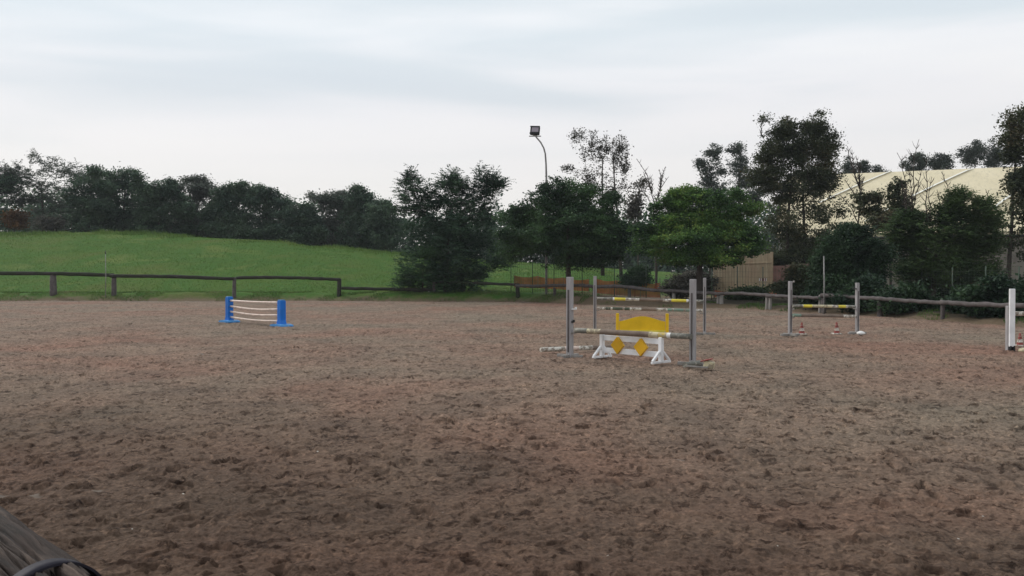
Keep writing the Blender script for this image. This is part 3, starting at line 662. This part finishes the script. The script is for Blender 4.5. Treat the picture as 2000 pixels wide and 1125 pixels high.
g_ = MB(); g_.tube([(0, -HW*1.02, EZ-.32), (LN, -HW*1.02, EZ-.32)], .09, 8); g_.build('gutter', M['black'], hall)
for k in range(11):
    c_ = MB(); c_.box((.3+k*6.1, -HW+.05, EZ/2-.35), (.22, .18, EZ)); c_.build('column', M['galv'], hall)

# board wall, brick wall, nets and wire fence between trees
def wall_between(pa, pb, d1, d2, ztop_a, name, mat, label, cat, boards=True):
    A = P(pa, 540, d1); B = P(pb, 540, d2); A.z = Z(A.x, A.y)-.2; B.z = Z(B.x, B.y)-.2
    top = P(pa, ztop_a, d1).z; t = thing(name, label, cat, A)
    ln = (B-A).length; u = (B-A).normalized(); mb = MB(); rr = random.Random(3); x = 0
    while x < ln:
        wd = rr.uniform(.14, .2) if boards else 1.2; hh = (top-A.z)*(1+rr.uniform(-.02, .02)*boards)
        mb.box(u*(x+wd/2)+Vector((0, rr.uniform(-.01, .01), hh/2)), (wd-.012*boards, .04 if boards else .22, hh), Matrix.Rotation(math.atan2(u.y, u.x), 3, 'Z')); x += wd
    mb.build('boards' if boards else 'wall', M[mat], t)
    mb = MB(); mb.bar(Vector((0, -.04, (top-A.z)*.8)), u*ln+Vector((0, -.04, (top-A.z)*.8)), .09, .05); mb.build('rail', M[mat], t)
    return t
wall_between(1393, 1506, 57, 55, 498, 'board_wall', 'board', 'tall beige board wall seen under the bright green tree', 'wall')
wall_between(1508, 1580, 55.5, 53, 520, 'brick_wall', 'brick', 'dull red wall behind the thin lower trunks of the tallest tree', 'wall', False)
wall_between(1835, 1960, 45, 41, 550, 'board_wall', 'board', 'low beige board wall glimpsed behind the fence near the right edge', 'wall')
def net(label, pts, h, group='orange plastic safety nets'):
    """plastic barrier net: woven grid of real strands hung between stakes"""
    W_ = [Vector(((px-1000)/F*d, d, 0)) for px, d in pts]
    for p in W_: p.z = Z(p.x, p.y)
    t = thing('safety_net', label, 'safety net', W_[0], 0, group); V = []; Fc = []
    rr = random.Random(int(pts[0][0])); mbs = MB()
    for i in range(len(W_)-1):
        a, b_ = W_[i]-W_[0], W_[i+1]-W_[0]; ln = (b_-a).length; u = (b_-a)/ln
        n_ = int(ln/.06); sag = lambda s: .12*math.sin(math.pi*s)
        def pt(s, z): q = a.lerp(b_, s); return Vector((q.x, q.y+.05*math.sin(s*9+z*3), q.z+z-sag(s)*z/h))
        for k in range(n_):
            s0 = (k+.0)/n_; s1 = (k+.55)/n_; o = len(V)
            V += [pt(s0, .12), pt(s1, .12), pt(s1, h), pt(s0, h)]; Fc.append((o, o+1, o+2, o+3))
        for z in np.arange(.12, h, .075):
            for k in range(12):
                s0, s1 = k/12, (k+1)/12; o = len(V); e = Vector((0, .004, 0))
                V += [pt(s0, z)+e, pt(s1, z)+e, pt(s1, z+.045)+e, pt(s0, z+.045)+e]; Fc.append((o, o+1, o+2, o+3))
    npmesh('netting', np.array([tuple(v) for v in V]), np.array(Fc), M['net'], t)
    for p in W_:
        m_ = MB(); q = p-W_[0]; m_.tube([q+Vector((0, 0, -.2)), q+Vector((rr.uniform(-.04, .04), 0, h+.15))], .02, 6); m_.build('stake', M['mid_wood'], t)
net('orange net left of and behind the dark round-headed tree trunk', [(1004, 63), (1050, 62.5), (1100, 62), (1150, 62)], .95)
net('orange net right of the dark round-headed tree trunk', [(1165, 61), (1205, 60.5), (1250, 60), (1290, 59)], 1.15)
net('pale orange net low in front of the beige board wall', [(1395, 54), (1450, 53), (1500, 52.5), (1560, 50)], .55)

def wirefence(label, pts, h, group='green wire fences behind the log fence'):
    W_ = [Vector(((px-1000)/F*d, d, 0)) for px, d in pts]
    for p in W_: p.z = Z(p.x, p.y)
    t = thing('wire_fence', label, 'fence', W_[0], 0, group); mb = MB(); o0 = W_[0]
    for i in range(len(W_)-1):
        a, b_ = W_[i]-o0, W_[i+1]-o0; ln = (b_-a).length
        k = int(ln/.17)
        for j in range(k):
            q = a.lerp(b_, j/k); mb.tube([q+Vector((0, 0, -.1)), q+Vector((0, 0, h))], .006, 3, cap=False)
        for z in np.arange(.15, h+.01, .3): mb.tube([a+Vector((0, 0, z)), b_+Vector((0, 0, z))], .006, 3, cap=False)
    mb.build('wire_mesh', M['wire'], t)
    for p in W_:
        m_ = MB(); q = p-o0; m_.tube([q+Vector((0, 0, -.3)), q+Vector((0, 0, h+.06))], .03, 6); m_.build('post', M['wire'], t)
wirefence('green wire fence starting beside the feathery tree and passing the lamp post', [(998, 58.5), (1040, 57.5), (1082, 57), (1137, 56), (1200, 55), (1262, 54)], 2.35)
wirefence('green wire fence in front of the beige and red walls', [(1390, 51), (1440, 50), (1490, 49), (1545, 48), (1600, 46)], 1.9)
wirefence('green wire fence among the shrubs near the right edge', [(1800, 42), (1860, 40), (1925, 38), (1990, 36.5)], 1.8)
# striped barrier board
p = P(1490, 546, 50.5); t = thing('barrier_board', 'small red and white striped barrier board in front of the beige wall', 'barrier', (p.x, p.y, Z(p.x, p.y)))
mb = MB(); n_ = 9
for k in range(n_): mb.box(((k-4)*.05, 0, p.z-t.location.z), (.05, .025, .16), m=k % 2, bev=.001)
mb.build('board', [M['white'], M['red']], t)
for s in (-.17, .17):
    m_ = MB(); m_.box((s, .03, (p.z-t.location.z)/2), (.03, .03, p.z-t.location.z+.1)); m_.build('leg', M['galv'], t)

# ------------------------------------------------------------ lamp post
d = 55.5; bx = (1067-1000)/F*d; bz = Z(bx, d)
t = thing('lamp_post', 'tall curved metal lamp post with one black floodlight on top', 'lamp post', (bx, d, bz))
o_ = t.location.copy(); A = P(1067, 345, d)-o_; A.x = 0; A.y = 0
mb = MB(); pts = [(0, 0, -.3), (0, 0, 1.2), (0, 0, 4), (0, 0, A.z)]
pts += [P(px, py, d)-o_ for px, py in [(1066.5, 320), (1065, 300), (1062, 289), (1056, 278), (1050, 271), (1046.5, 267)]]
mb.tube(pts, [.085, .085, .08, .068, .06, .055, .052, .05, .048, .046], 10); mb.build('pole', M['galv'], t)
h = P(1045, 266, d)-o_; mb = MB(); mb.box(h+Vector((0, 0, .0)), (.78, .12, .05)); mb.box(h+Vector((0, 0, .06)), (.3, .1, .1)); mb.build('bracket', M['galv'], t)
c = P(1045, 255.5, d)-o_; rot = Matrix.Rotation(R(6), 3, 'Y')@Matrix.Rotation(R(-14), 3, 'X')@Matrix.Rotation(R(-12), 3, 'Z')
mb = MB(); mb.box(c, (.62, .2, .56), rot, bev=.03); mb.box(c+rot@Vector((0, -.13, .25)), (.64, .08, .05), rot)
for k in range(6): mb.box(c+rot@Vector((-.22+k*.09, .14, 0)), (.02, .1, .42), rot)
mb.box(c+rot@Vector((0, -.12, -.22)), (.64, .06, .1), rot)
hd = mb.build('floodlight', M['black'], t)
mb = MB(); mb.box(c+rot@Vector((.02, -.112, .035)), (.44, .03, .32), rot); mb.build('lens', M['glass'], hd)

# ------------------------------------------------------------ arena log fence
rnd = random.Random(9)
fence = thing('log_fence', 'rustic fence of round log rails on posts around the far edge of the arena', 'fence', (0, 0, 0))
def fpost(px, d, ytop, w_px, mat, lean=0, z0=None):
    top = P(px+lean, ytop, d); x0 = (px-1000)/F*d; r = w_px*d/F/2
    b0 = Vector((x0, d, Z(x0, d)-.3)); mb = MB()
    pts = [b0.lerp(top, u)+Vector((rnd.uniform(-.012, .012), 0, 0)) for u in (0, .35, .7, .97, 1)]
    mb.tube(pts, [r*1.1, r*1.05, r, r*.97, r*.85], 10, jit=.06, rng=rnd); mb.build('post', M[mat], fence); return top
def frail(pts, w_px, mat, sagv=0):
    Wp = [P(px, py, d) for px, py, d in pts]; mb = MB(); path = []; rad = []
    for i in range(len(Wp)-1):
        K = 7
        for k in range(K+(i == len(Wp)-2)):
            u = k/K; q = Wp[i].lerp(Wp[i+1], u); dd = q.y
            q = q+Vector((rnd.uniform(-1, 1)*.012, rnd.uniform(-1, 1)*.012, rnd.uniform(-1, 1)*.016-sagv*math.sin(math.pi*u)))
            path.append(q); rad.append(w_px*dd/F/2*(1+rnd.uniform(-.08, .08)))
    mb.tube(path, rad, 10, jit=.07, rng=rnd); mb.build('rail', M[mat], fence)
DL = lambda px: 58.6 if px < 800 else np.interp(px, [800, 1010, 1085, 1160, 1280, 1316, 1405, 1502, 1605, 1718, 1840, 1975, 2060], [59, 56.3, 54.3, 51.5, 48.6, 48, 45.5, 42, 38.6, 35.2, 32.3, 29.2, 27])
for px, yt, wp, mat in [(-130, 533, 12, 'mid_wood'), (104, 537, 12, 'mid_wood'), (222, 537, 9, 'mid_wood'), (457, 542, 7, 'mid_wood'), (662, 544, 8, 'dark_wood'), (838, 569, 6, 'pale_wood'), (848, 549, 6, 'mid_wood'),
      (1011, 555, 8, 'dark_wood'), (1083, 562, 6, 'mid_wood'), (1160, 560, 6, 'mid_wood'), (1229, 563, 7, 'mid_wood'), (1316, 572, 7, 'pale_wood'), (1402, 572, 6, 'pale_wood'), (1409, 573, 7, 'pale_wood'), (1498, 574, 6, 'pale_wood'), (1505, 574, 6, 'pale_wood'),
      (1601, 576, 5, 'pale_wood'), (1609, 583, 8, 'mid_wood'), (1718, 582, 10, 'mid_wood'), (1841, 588, 8, 'mid_wood'), (1968, 592, 10, 'mid_wood'), (2120, 604, 11, 'mid_wood')]:
    fpost(px, float(DL(px)), yt, wp, mat, rnd.uniform(-1, 1))
D_ = lambda px: float(DL(px))-.1
frail([(-300, 530, D_(0)), (-130, 533, D_(0)), (104, 534, D_(0)), (222, 538, D_(0))], 7.5, 'dark_wood')
frail([(215, 539, D_(0)-.1), (330, 540, D_(0)), (457, 544.5, D_(0))], 7, 'dark_wood')
frail([(462, 543, D_(0)-.1), (540, 541.5, D_(0)), (600, 543, D_(0)), (664, 546, D_(0))], 6.5, 'dark_wood')
frail([(667, 563, 58.4), (760, 565, 58.4), (846, 566, 58.7)], 6.5, 'dark_wood')
frail([(845, 551, 58.8), (930, 553, 57.6), (1014, 556, 56.1)], 5.5, 'dark_wood')
frail([(1008, 558, 56.2), (1050, 559, 55.2), (1090, 557, 54), (1130, 557, 52.7), (1160, 559, 51.3)], 6.5, 'mid_wood')
frail([(1156, 560, 51.5), (1200, 559, 50), (1229, 561, 49.6), (1280, 567, 48.4), (1322, 569, 47.7)], 7, 'mid_wood')
frail([(1314, 568, 47.8), (1360, 571, 46.6), (1405, 574, 45.3)], 6.5, 'mid_wood')
frail([(1400, 573, 45.4), (1450, 573, 43.8), (1504, 577, 41.8)], 6.5, 'mid_wood')
frail([(1498, 577, 42), (1550, 580, 40.1), (1603, 582, 38.5)], 6.5, 'mid_wood')
frail([(1604, 577, 38.5), (1625, 577, 37.9), (1670, 581, 36.5), (1720, 583, 35)], 7.5, 'mid_wood')
frail([(1712, 583, 35.2), (1780, 588, 33.6), (1844, 592, 32.1)], 8, 'mid_wood')
frail([(1838, 590, 32.2), (1890, 594, 31), (1930, 595, 30.1), (1975, 597, 29)], 9.5, 'mid_wood')
frail([(1965, 596, 29.1), (2040, 598, 27.8), (2130, 606, 26.4)], 10, 'mid_wood')

# thin poles by the fence
def stick(px, ytop, d, r, mat, label, tip=None):
    x0 = (px-1000)/F*d; t = thing('thin_pole', label, 'pole', (x0, d, Z(x0, d))); top = P(px, ytop, d)-t.location
    mb = MB(); mb.tube([(0, 0, -.2), top*.5+Vector((.02, 0, 0)), top], [r, r, r*.8], 8); mb.build('shaft', M[mat], t)
    if tip: m_ = MB(); m_.tube([top+Vector((0, 0, -.1)), top+Vector((0, 0, .12))], [.05, .03], 8); m_.build('tip', M[tip], t)
stick(206, 493, 58.2, .026, 'galv', 'thin pale pole with a dark tip standing at the fence on the left', 'dark_green')
stick(1609, 500, 38.0, .032, 'galv', 'thin grey metal pole standing by the fence behind the right-hand jump')

# ------------------------------------------------------------ jumps
def standard(label, base, top_z, w=.1, rz=0, mat='grey_wood', cups=(), feet=True, group='grey wooden jump standards', lean=0, dark=False):
    """upright with crossed flat feet and small cups that hold the poles"""
    t = thing('jump_standard', label, 'jump standard', base, rz, group)
    mb = MB(); mb.box((0, 0, top_z/2-.01), (w, w, top_z+.02), bev=.008)
    po = mb.build('post', M[mat], t)
    tr = MB(); tr.box((0, -w/2-.006, top_z*.45), (w*.28, .012, top_z*.78)); tr.build('track', M['mid_wood'], po)
    if feet:
        for a in (0, 90):
            m_ = MB(); rot = Matrix.Rotation(R(a), 3, 'Z'); m_.box((0, 0, .02+.001*a/90), (.6, .07, .06+.004*a/90), rot); m_.build('foot', M['pale_wood'], t)
    for (z, dx, cm) in cups:
        m_ = MB(); m_.box((dx, 0, z), (.1, .07, .025)); m_.box((dx+(.045 if dx > 0 else -.045), 0, z+.02), (.015, .07, .05)); m_.build('cup', M[cm], t)
    return t
def pole(label, a, b, dia, bands, mats, group='show jumping poles', sag=0, name='jump_pole', n=12):
    """bands: list of (end fraction, material index)"""
    a = Vector(a); b = Vector(b); t0 = a; mb = MB(); path = []; mi = []; u = 0; cuts = [0]
    for e, mm in bands:
        st = max(1, int((e-u)/.06)); 
        for k in range(st): cuts.append(u+(e-u)*(k+1)/st); mi.append(mm)
        u = e
    path = [(a-t0).lerp(b-t0, c)+Vector((0, 0, -sag*math.sin(math.pi*c))) for c in cuts]
    mb.tube(path, dia/2, n, mats=mi); o = mb.build(name, [M[k] for k in mats], None); o.location = t0
    return tag(o, label, 'pole', group)
# front jump
SL, SR = G(1113, 697), G(1353, 713); ang = math.atan2(SR.y-SL.y, SR.x-SL.x)
standard('left grey post of the front jump, beside the pole on the ground', SL, 1.64, .115, ang, cups=[(.98, .1, 'white'), (.5, .09, 'pale_wood'), (.72, .05, 'black')])
standard('right grey post of the front jump, by the little yellow box', SR, 1.60, .10, ang, cups=[(.5, -.09, 'pale_wood')])
u = (SR-SL).normalized()
pole('thick grey brown pole with cream and yellow bands resting across the front jump', Vector((SL.x, SL.y, .555))+u*.12+Vector((0, -.06, 0)), Vector((SR.x, SR.y, .535))-u*.03+Vector((-.02, -.1, 0)), .105,
     [(.12, 0), (.135, 1), (.24, 1), (.66, 2), (.74, 1), (.81, 3), (.84, 4), (1, 0)], ['grey_pole', 'cream', 'brown_pole', 'cream_yellow', 'white'])
pa, pb = G(1056, 690), G(1215, 683); pa.z = pb.z = .075
pole('white pole with worn pinkish bands lying on the sand left of the front jump', pa, pb, .1, [(.05, 0), (.28, 0), (.45, 1), (.62, 0), (1, 2)], ['flaked_white', 'rope_white', 'brown_pole'])
pa, pb = G(1337, 718), G(1368, 714); pa.z = pb.z = .05
pole('short grey pole stub lying at the foot of the right front post', pa, pb, .1, [(1, 0)], ['grey_pole'])
p = G(1385, 720); t = thing('box', 'little cream and red box tipped over on the sand right of the front jump', 'box', p, R(-25))
mb = MB(); rot = Matrix.Rotation(R(12), 3, 'Y'); mb.box((0, 0, .07), (.17, .15, .13), rot, bev=.012); mb.build('body', M['cream'], t)
mb = MB(); mb.box((-.04, -.02, .155), (.2, .16, .02), Matrix.Rotation(R(-14), 3, 'Y')); mb.build('lid', M['red'], t)
mb = MB(); mb.bar((.0, -.1, .03), (-.4, -.02, .03), .03, .03); mb.build('strap', M['pale_wood'], t)

# white gate with diamonds
GL, GR = G(1176, 699), G(1291, 710); ga = math.atan2(GR.y-GL.y, GR.x-GL.x); gl = (GR-GL).length
t = thing('white_gate', 'low white wooden gate with two yellow diamonds under the front jump', 'jump filler', GL, ga)
for s in (0, gl):
    mb = MB(); mb.box((s, 0, .255), (.085, .085, .49), bev=.012); mb.build('post', M['clean_white'], t)
    mb = MB(); mb.box((s, 0, .025), (.05, .56, .045)); mb.build('foot', M['clean_white'], t)
    for k in (-1, 1):
        mb = MB(); mb.bar((s, k*.25, .05), (s, k*.045, .23), .05, .04, up=(1, 0, 0)); mb.build('brace', M['clean_white'], t)
for z in (.415, .165):
    mb = MB(); mb.bar((.043, 0, z), (gl-.043, 0, z), .105, .03); mb.build('rail', M['clean_white'], t)
for x in (gl*.305, gl*.70):
    mb = MB(); s = .17; mb.prism([(x, .285-s), (x+s*.96, .285), (x, .285+s), (x-s*.96, .285)], -.075, -.016); mb.build('diamond', M['diamond'], t)

# second jump behind, with arched yellow panel
SL2, SR2 = G(1162, 650), G(1376, 653); a2 = math.atan2(SR2.y-SL2.y, SR2.x-SL2.x)
standard('left grey post of the middle jump, behind the front jump', SL2, 1.66, .085, a2, cups=[(.98, .07, 'pale_wood'), (.66, .07, 'pale_wood')])
standard('right grey post of the middle jump, behind the front jump', SR2, 1.61, .085, a2, cups=[(.9, -.07, 'pale_wood'), (.6, -.07, 'pale_wood')])
dS = 24.4
pole('upper pole of the middle jump, grey with yellow bands near both ends', P(1166, 583, dS), P(1374, 588.5, dS-.3), .085,
     [(.15, 0), (.165, 1), (.27, 2), (.4, 3), (.62, 4), (.7, 3), (.84, 2), (.86, 1), (1, 0)], ['grey_pole', 'white', 'yellow', 'flaked_white', 'brown_pole'])
pole('lower pole of the middle jump, worn white with dark green bands', P(1167, 602, dS), P(1372, 606.5, dS-.3), .08,
     [(.08, 0), (.125, 1), (.145, 0), (.24, 1), (.26, 0), (.31, 1), (.42, 0), (.56, 2), (.67, 0), (.71, 3), (.73, 0), (.82, 3), (.84, 0), (.88, 3), (1, 0)], ['flaked_white', 'dark_green', 'brown_pole', 'pale_green'])
YL, YR = G(1206, 655), G(1303, 656); yl = (YR-YL).length
t = thing('yellow_panel', 'yellow panel with an arched top between two yellow posts, behind the front pole', 'jump filler', YL, math.atan2(YR.y-YL.y, YR.x-YL.x))
mb = MB(); pts = [(.05, .1), (yl-.05, .1)]
for k in range(25):
    q = k/24; x = yl-.05-(yl-.1)*q; pts.append((x, .40+.14*math.sin(math.pi*q)**1.6))
mb.prism(pts, -.02, .02); pn = mb.build('board', M['board_yellow'], t)
for s in (0, yl):
    mb = MB(); mb.box((s, 0, .31), (.085, .085, .62), bev=.01); mb.build('post', M['board_yellow'], t)
    mb = MB(); mb.box((s, 0, .03), (.06, .5, .055)); mb.build('foot', M['board_yellow'], t)
mb = MB(); mb.bar((.045, -.035, .13), (yl-.045, -.035, .13), .05, .025); mb.build('batten', M['yellow'], t)

# right-hand jump
SL3, SR3 = G(1543, 655), G(1674, 652); a3 = math.atan2(SR3.y-SL3.y, SR3.x-SL3.x)
standard('left grey post of the right-hand jump with two striped cones', SL3, 1.52, .09, a3, cups=[(.72, .07, 'pale_wood'), (.5, .07, 'pale_wood'), (1.49, .07, 'pale_wood')])
standard('right grey post of the right-hand jump with two striped cones', SR3, 1.47, .09, a3, cups=[(.72, -.07, 'pale_wood'), (.5, -.07, 'pale_wood'), (1.3, -.06, 'black')])
pole('upper pole of the right-hand jump, grey with pale yellow bands', P(1548, 597.5, 23.75), P(1670, 599, 24.3), .085, [(.14, 0), (.16, 1), (.3, 2), (.62, 3), (.72, 1), (.84, 2), (.87, 1), (1, 0)], ['grey_pole', 'flaked_white', 'yellow', 'cream'])
pole('lower pole of the right-hand jump, brown with a flaked white right end', P(1549, 615.5, 23.75), P(1670, 618, 24.3), .085, [(.12, 3), (.8, 0), (.93, 1), (1, 1)], ['brown_pole', 'flaked_white', 'grey_pole', 'pale_green'])
def cone(label, base, h):
    t = thing('traffic_cone', label, 'cone', base, 0, 'small red and white traffic cones')
    mb = MB(); zs = [.02, .06, .3, .32, .54, .56, .76, .78, 1]; r0, r1 = h*.26, h*.06
    mb.tube([(0, 0, z*h) for z in zs], [r0+(r1-r0)*z for z in zs], 14, mats=[0, 0, 1, 1, 0, 0, 1, 0]); mb.build('body', [M['red'], M['flaked_white']], t)
    mb = MB(); mb.box((0, 0, .016), (h*.72, h*.72, .03), bev=.01); mb.build('base', M['flaked_white'], t)
cone('left striped cone under the right-hand jump', G(1566, 653), .34)
cone('right striped cone under the right-hand jump', G(1634, 652.5), .34)
cone('striped cone just right of the white post at the picture edge', G(1992, 676), .31)
def stone(label, p, s, mat='white'):
    rr = random.Random(int(p.x*100)); mb = MB(); K = 6
    zs = [0, .25, .55, .8, 1]; rs = [.7, 1, 1, .7, .2]
    mb.tube([Vector((0, 0, (z-.1)*s*.5)) for z in zs], [r*s*.55 for r in rs], 9, jit=.16, rng=rr)
    o = mb.build('loose_block', M[mat]); o.location = p; tag(o, label, 'block')
stone('small white block on the sand right of the right-hand jump', G(1681, 653), .22)
stone('cream lump on the sand beside the foot of the white post, at the edge', G(1999, 687), .2, 'cream')

# white-post jump at the right edge
W0 = G(1976, 686); t = thing('white_jump_post', 'tall white jump post on black feet near the right edge', 'jump standard', W0, R(12))
mb = MB(); mb.box((0, 0, .74), (.135, .05, 1.28), bev=.008); mb.build('board', M['clean_white'], t)
mb = MB(); mb.box((-.03, .07, .5), (.09, .08, 1.0)); mb.build('upright', M['grey_wood'], t)
for s in (-.045, .045):
    mb = MB(); mb.box((s, .02, .055), (.035, .11, .13), bev=.004); mb.build('foot', M['black'], t)
W1 = G(2230, 684); t = thing('white_jump_post', 'matching white post outside the right edge of the picture', 'jump standard', W1, R(12))
mb = MB(); mb.box((0, 0, .74), (.135, .05, 1.28), bev=.008); mb.build('board', M['clean_white'], t)
for s in (-.045, .045):
    mb = MB(); mb.box((s, .02, .055), (.035, .11, .13), bev=.004); mb.build('foot', M['black'], t)
pole('white pole running off the right edge from the white post', (W0.x+.05, W0.y+.1, P(1990, 613, W0.y).z), (W1.x, W1.y+.1, P(1990, 613, W0.y).z), .1, [(.3, 0), (.45, 1), (.55, 0), (.7, 1), (1, 0)], ['flaked_white', 'red'])

# blue jump
BL, BR = G(448, 629), G(550, 637); ba = math.atan2(BR.y-BL.y, BR.x-BL.x); bl = (BR-BL).length
t = thing('blue_jump', 'low jump of four white rails between two bright blue posts', 'jump', BL, ba)
for s, hh in ((0, .90), (bl, .85)):
    mb = MB(); mb.prism([(s-.16, 0.05), (s+.16, .05), (s+.105, .2), (s+.1, hh-.02), (s+.07, hh), (s-.07, hh), (s-.1, hh-.02), (s-.105, .2)], -.1, .1); po = mb.build('post', M['blue'], t)
    mb = MB(); mb.box((s, 0, hh+.012), (.17, .17, .025)); mb.build('cap', M['light_blue'], po)
    mb = MB(); mb.prism([(s-.35, .0), (s+.35, .0), (s+.33, .05), (s+.16, .075), (s-.16, .075), (s-.33, .05)], -.24, .24); mb.build('foot', M['light_blue'], t)
for k, (z, sg) in enumerate(((.78, .015), (.58, .06), (.385, .055), (.19, .05))):
    mb = MB(); mb.tube([(.07+(bl-.17)*i/12, -.105*0-.0, z-sg*math.sin(math.pi*i/12)-(.02 if k else .0)*i/12) for i in range(13)], .036, 10); mb.build('rail', M['rope_white'], t)

# ------------------------------------------------------------ near rail with strap, bottom left
C0 = P(96, 1212, 1.27); ax = Vector((-.69, .72, 0)).normalized(); side = Vector((0, 0, 1)).cross(ax)
t = thing('near_rail', 'weathered cracked log rail close by in the bottom left corner', 'rail', C0+ax*-1.5)
rr = random.Random(4); V = []; nn, kk = 420, 200; ctr = ax*1.5
A_, K_ = np.meshgrid(np.linspace(0, 2*np.pi, nn, endpoint=False), np.linspace(0, 3.8, kk))
rad = .079+.0085*(vnoise(np.cos(A_)*4.5+9, np.sin(A_)*4.5+9+K_*1.1, 61)-.5)*2+.008*(vnoise(A_*8, K_*7, 62)-.5)+.004*(vnoise(A_*20, K_*16, 66)-.5)
gr = np.abs(vnoise(A_*3.2+.35*np.sin(K_*5), K_*.9, 63)-.5); rad -= .022*np.exp(-(gr/.018)**2); gx_ = .5*np.exp(-(gr/.03)**2)
gr = np.abs(vnoise(A_*7+.5*np.sin(K_*3), K_*1.4, 64)-.5); rad -= .012*np.exp(-(gr/.025)**2); gr2 = np.abs(vnoise(A_*15+.6*np.sin(K_*4), K_*2.2, 65)-.5); rad -= .005*np.exp(-(gr2/.04)**2)
for i in range(kk):
    for j in range(nn):
        a = A_[i, j]; V.append(tuple(ax*K_[i, j]+(side*math.cos(a)+Vector((0, 0, 1))*math.sin(a))*rad[i, j]))
Fc = gridfaces(kk, nn); j = np.arange(kk-1)*nn
Fc = np.concatenate([Fc, np.stack([j+nn-1, j, j+nn, j+2*nn-1], -1)])
m, tt, b = newmat('old_log'); 
at = nd(tt, 'ShaderNodeAttribute', attribute_name='along'); aa = nd(tt, 'ShaderNodeAttribute', attribute_name='ca'); ab = nd(tt, 'ShaderNodeAttribute', attribute_name='sa')
cv = nd(tt, 'ShaderNodeCombineXYZ')
for q_, e_ in enumerate((at, aa, ab)): tt.links.new(e_.outputs['Fac'], cv.inputs[q_])
n = noise(tt, 4.5, 9, .72, vec=cv.outputs[0], stretch=(.8, 1.6, 1.6)); n2 = noise(tt, 5, 4)
cw = ramp(tt, [(.4, (.008, .005, .004)), (.53, (.036, .023, .018)), (.68, (.12, .086, .068))], n.outputs['Fac']).outputs[0]
tt.links.new(mix(tt, cw, (.035, .02, .015), ramp(tt, [(.5, 0.), (.7, .6)], n2.outputs['Fac']).outputs[0]), b.inputs['Base Color']); b.inputs['Roughness'].default_value = .85
bump(tt, b, n.outputs['Fac'], .8, .006); M['log'] = m
npmesh('log', np.array(V), Fc, m, t, smooth=True, attrs={'along': K_, 'ca': np.cos(A_), 'sa': np.sin(A_)})
for s in (.02, 3.75):
    mb = MB(); q = ax*s; mb.tube([q+Vector((0, 0, -t.location.z-.3)), q+Vector((0, 0, -.05))], .075, 12, jit=.04, rng=rr); mb.build('post', M['log'], t)
mb = MB(); K = 64; o = 0; Rr = .088; wd = .016; tw = math.radians(10)
axs = (ax*math.cos(tw)+side*math.sin(tw)).normalized(); sds = Vector((0, 0, 1)).cross(axs)
for k in range(K):
    a = 2*math.pi*k/K; dr = sds*math.cos(a)+Vector((0, 0, 1))*math.sin(a)
    for (r_, w_) in ((Rr, -wd), (Rr, wd), (Rr-.004, wd), (Rr-.004, -wd)): mb.v.append(ctr+dr*r_+axs*w_)
for k in range(K):
    a = k*4; b_ = ((k+1) % K)*4
    for e in range(4): mb.face((a+e, a+(e+1) % 4, b_+(e+1) % 4, b_+e), 0, e in (0, 2))
st = mb.build('strap', M['strap'], t)

# ------------------------------------------------------------ thin humid air
mb = MB(); mb.v = [Vector((x, y, z)) for z in (-12, 30) for x, y in ((-1100, -1100), (1100, -1100), (1100, 1200), (-1100, 1200))]
for f_ in ((3, 2, 1, 0), (4, 5, 6, 7), (0, 1, 5, 4), (1, 2, 6, 5), (2, 3, 7, 6), (3, 0, 4, 7)): mb.face(f_)
m = bpy.data.materials.new('haze'); m.use_nodes = True; t = m.node_tree; t.nodes.clear()
pv = nd(t, 'ShaderNodeVolumePrincipled'); pv.inputs['Color'].default_value = (.86, .9, .95, 1); pv.inputs['Density'].default_value = .00032
mo = nd(t, 'ShaderNodeOutputMaterial'); t.links.new(pv.outputs[0], mo.inputs['Volume'])
mb.build('haze', m)['kind'] = 'stuff'
scene.render.engine = 'CYCLES'
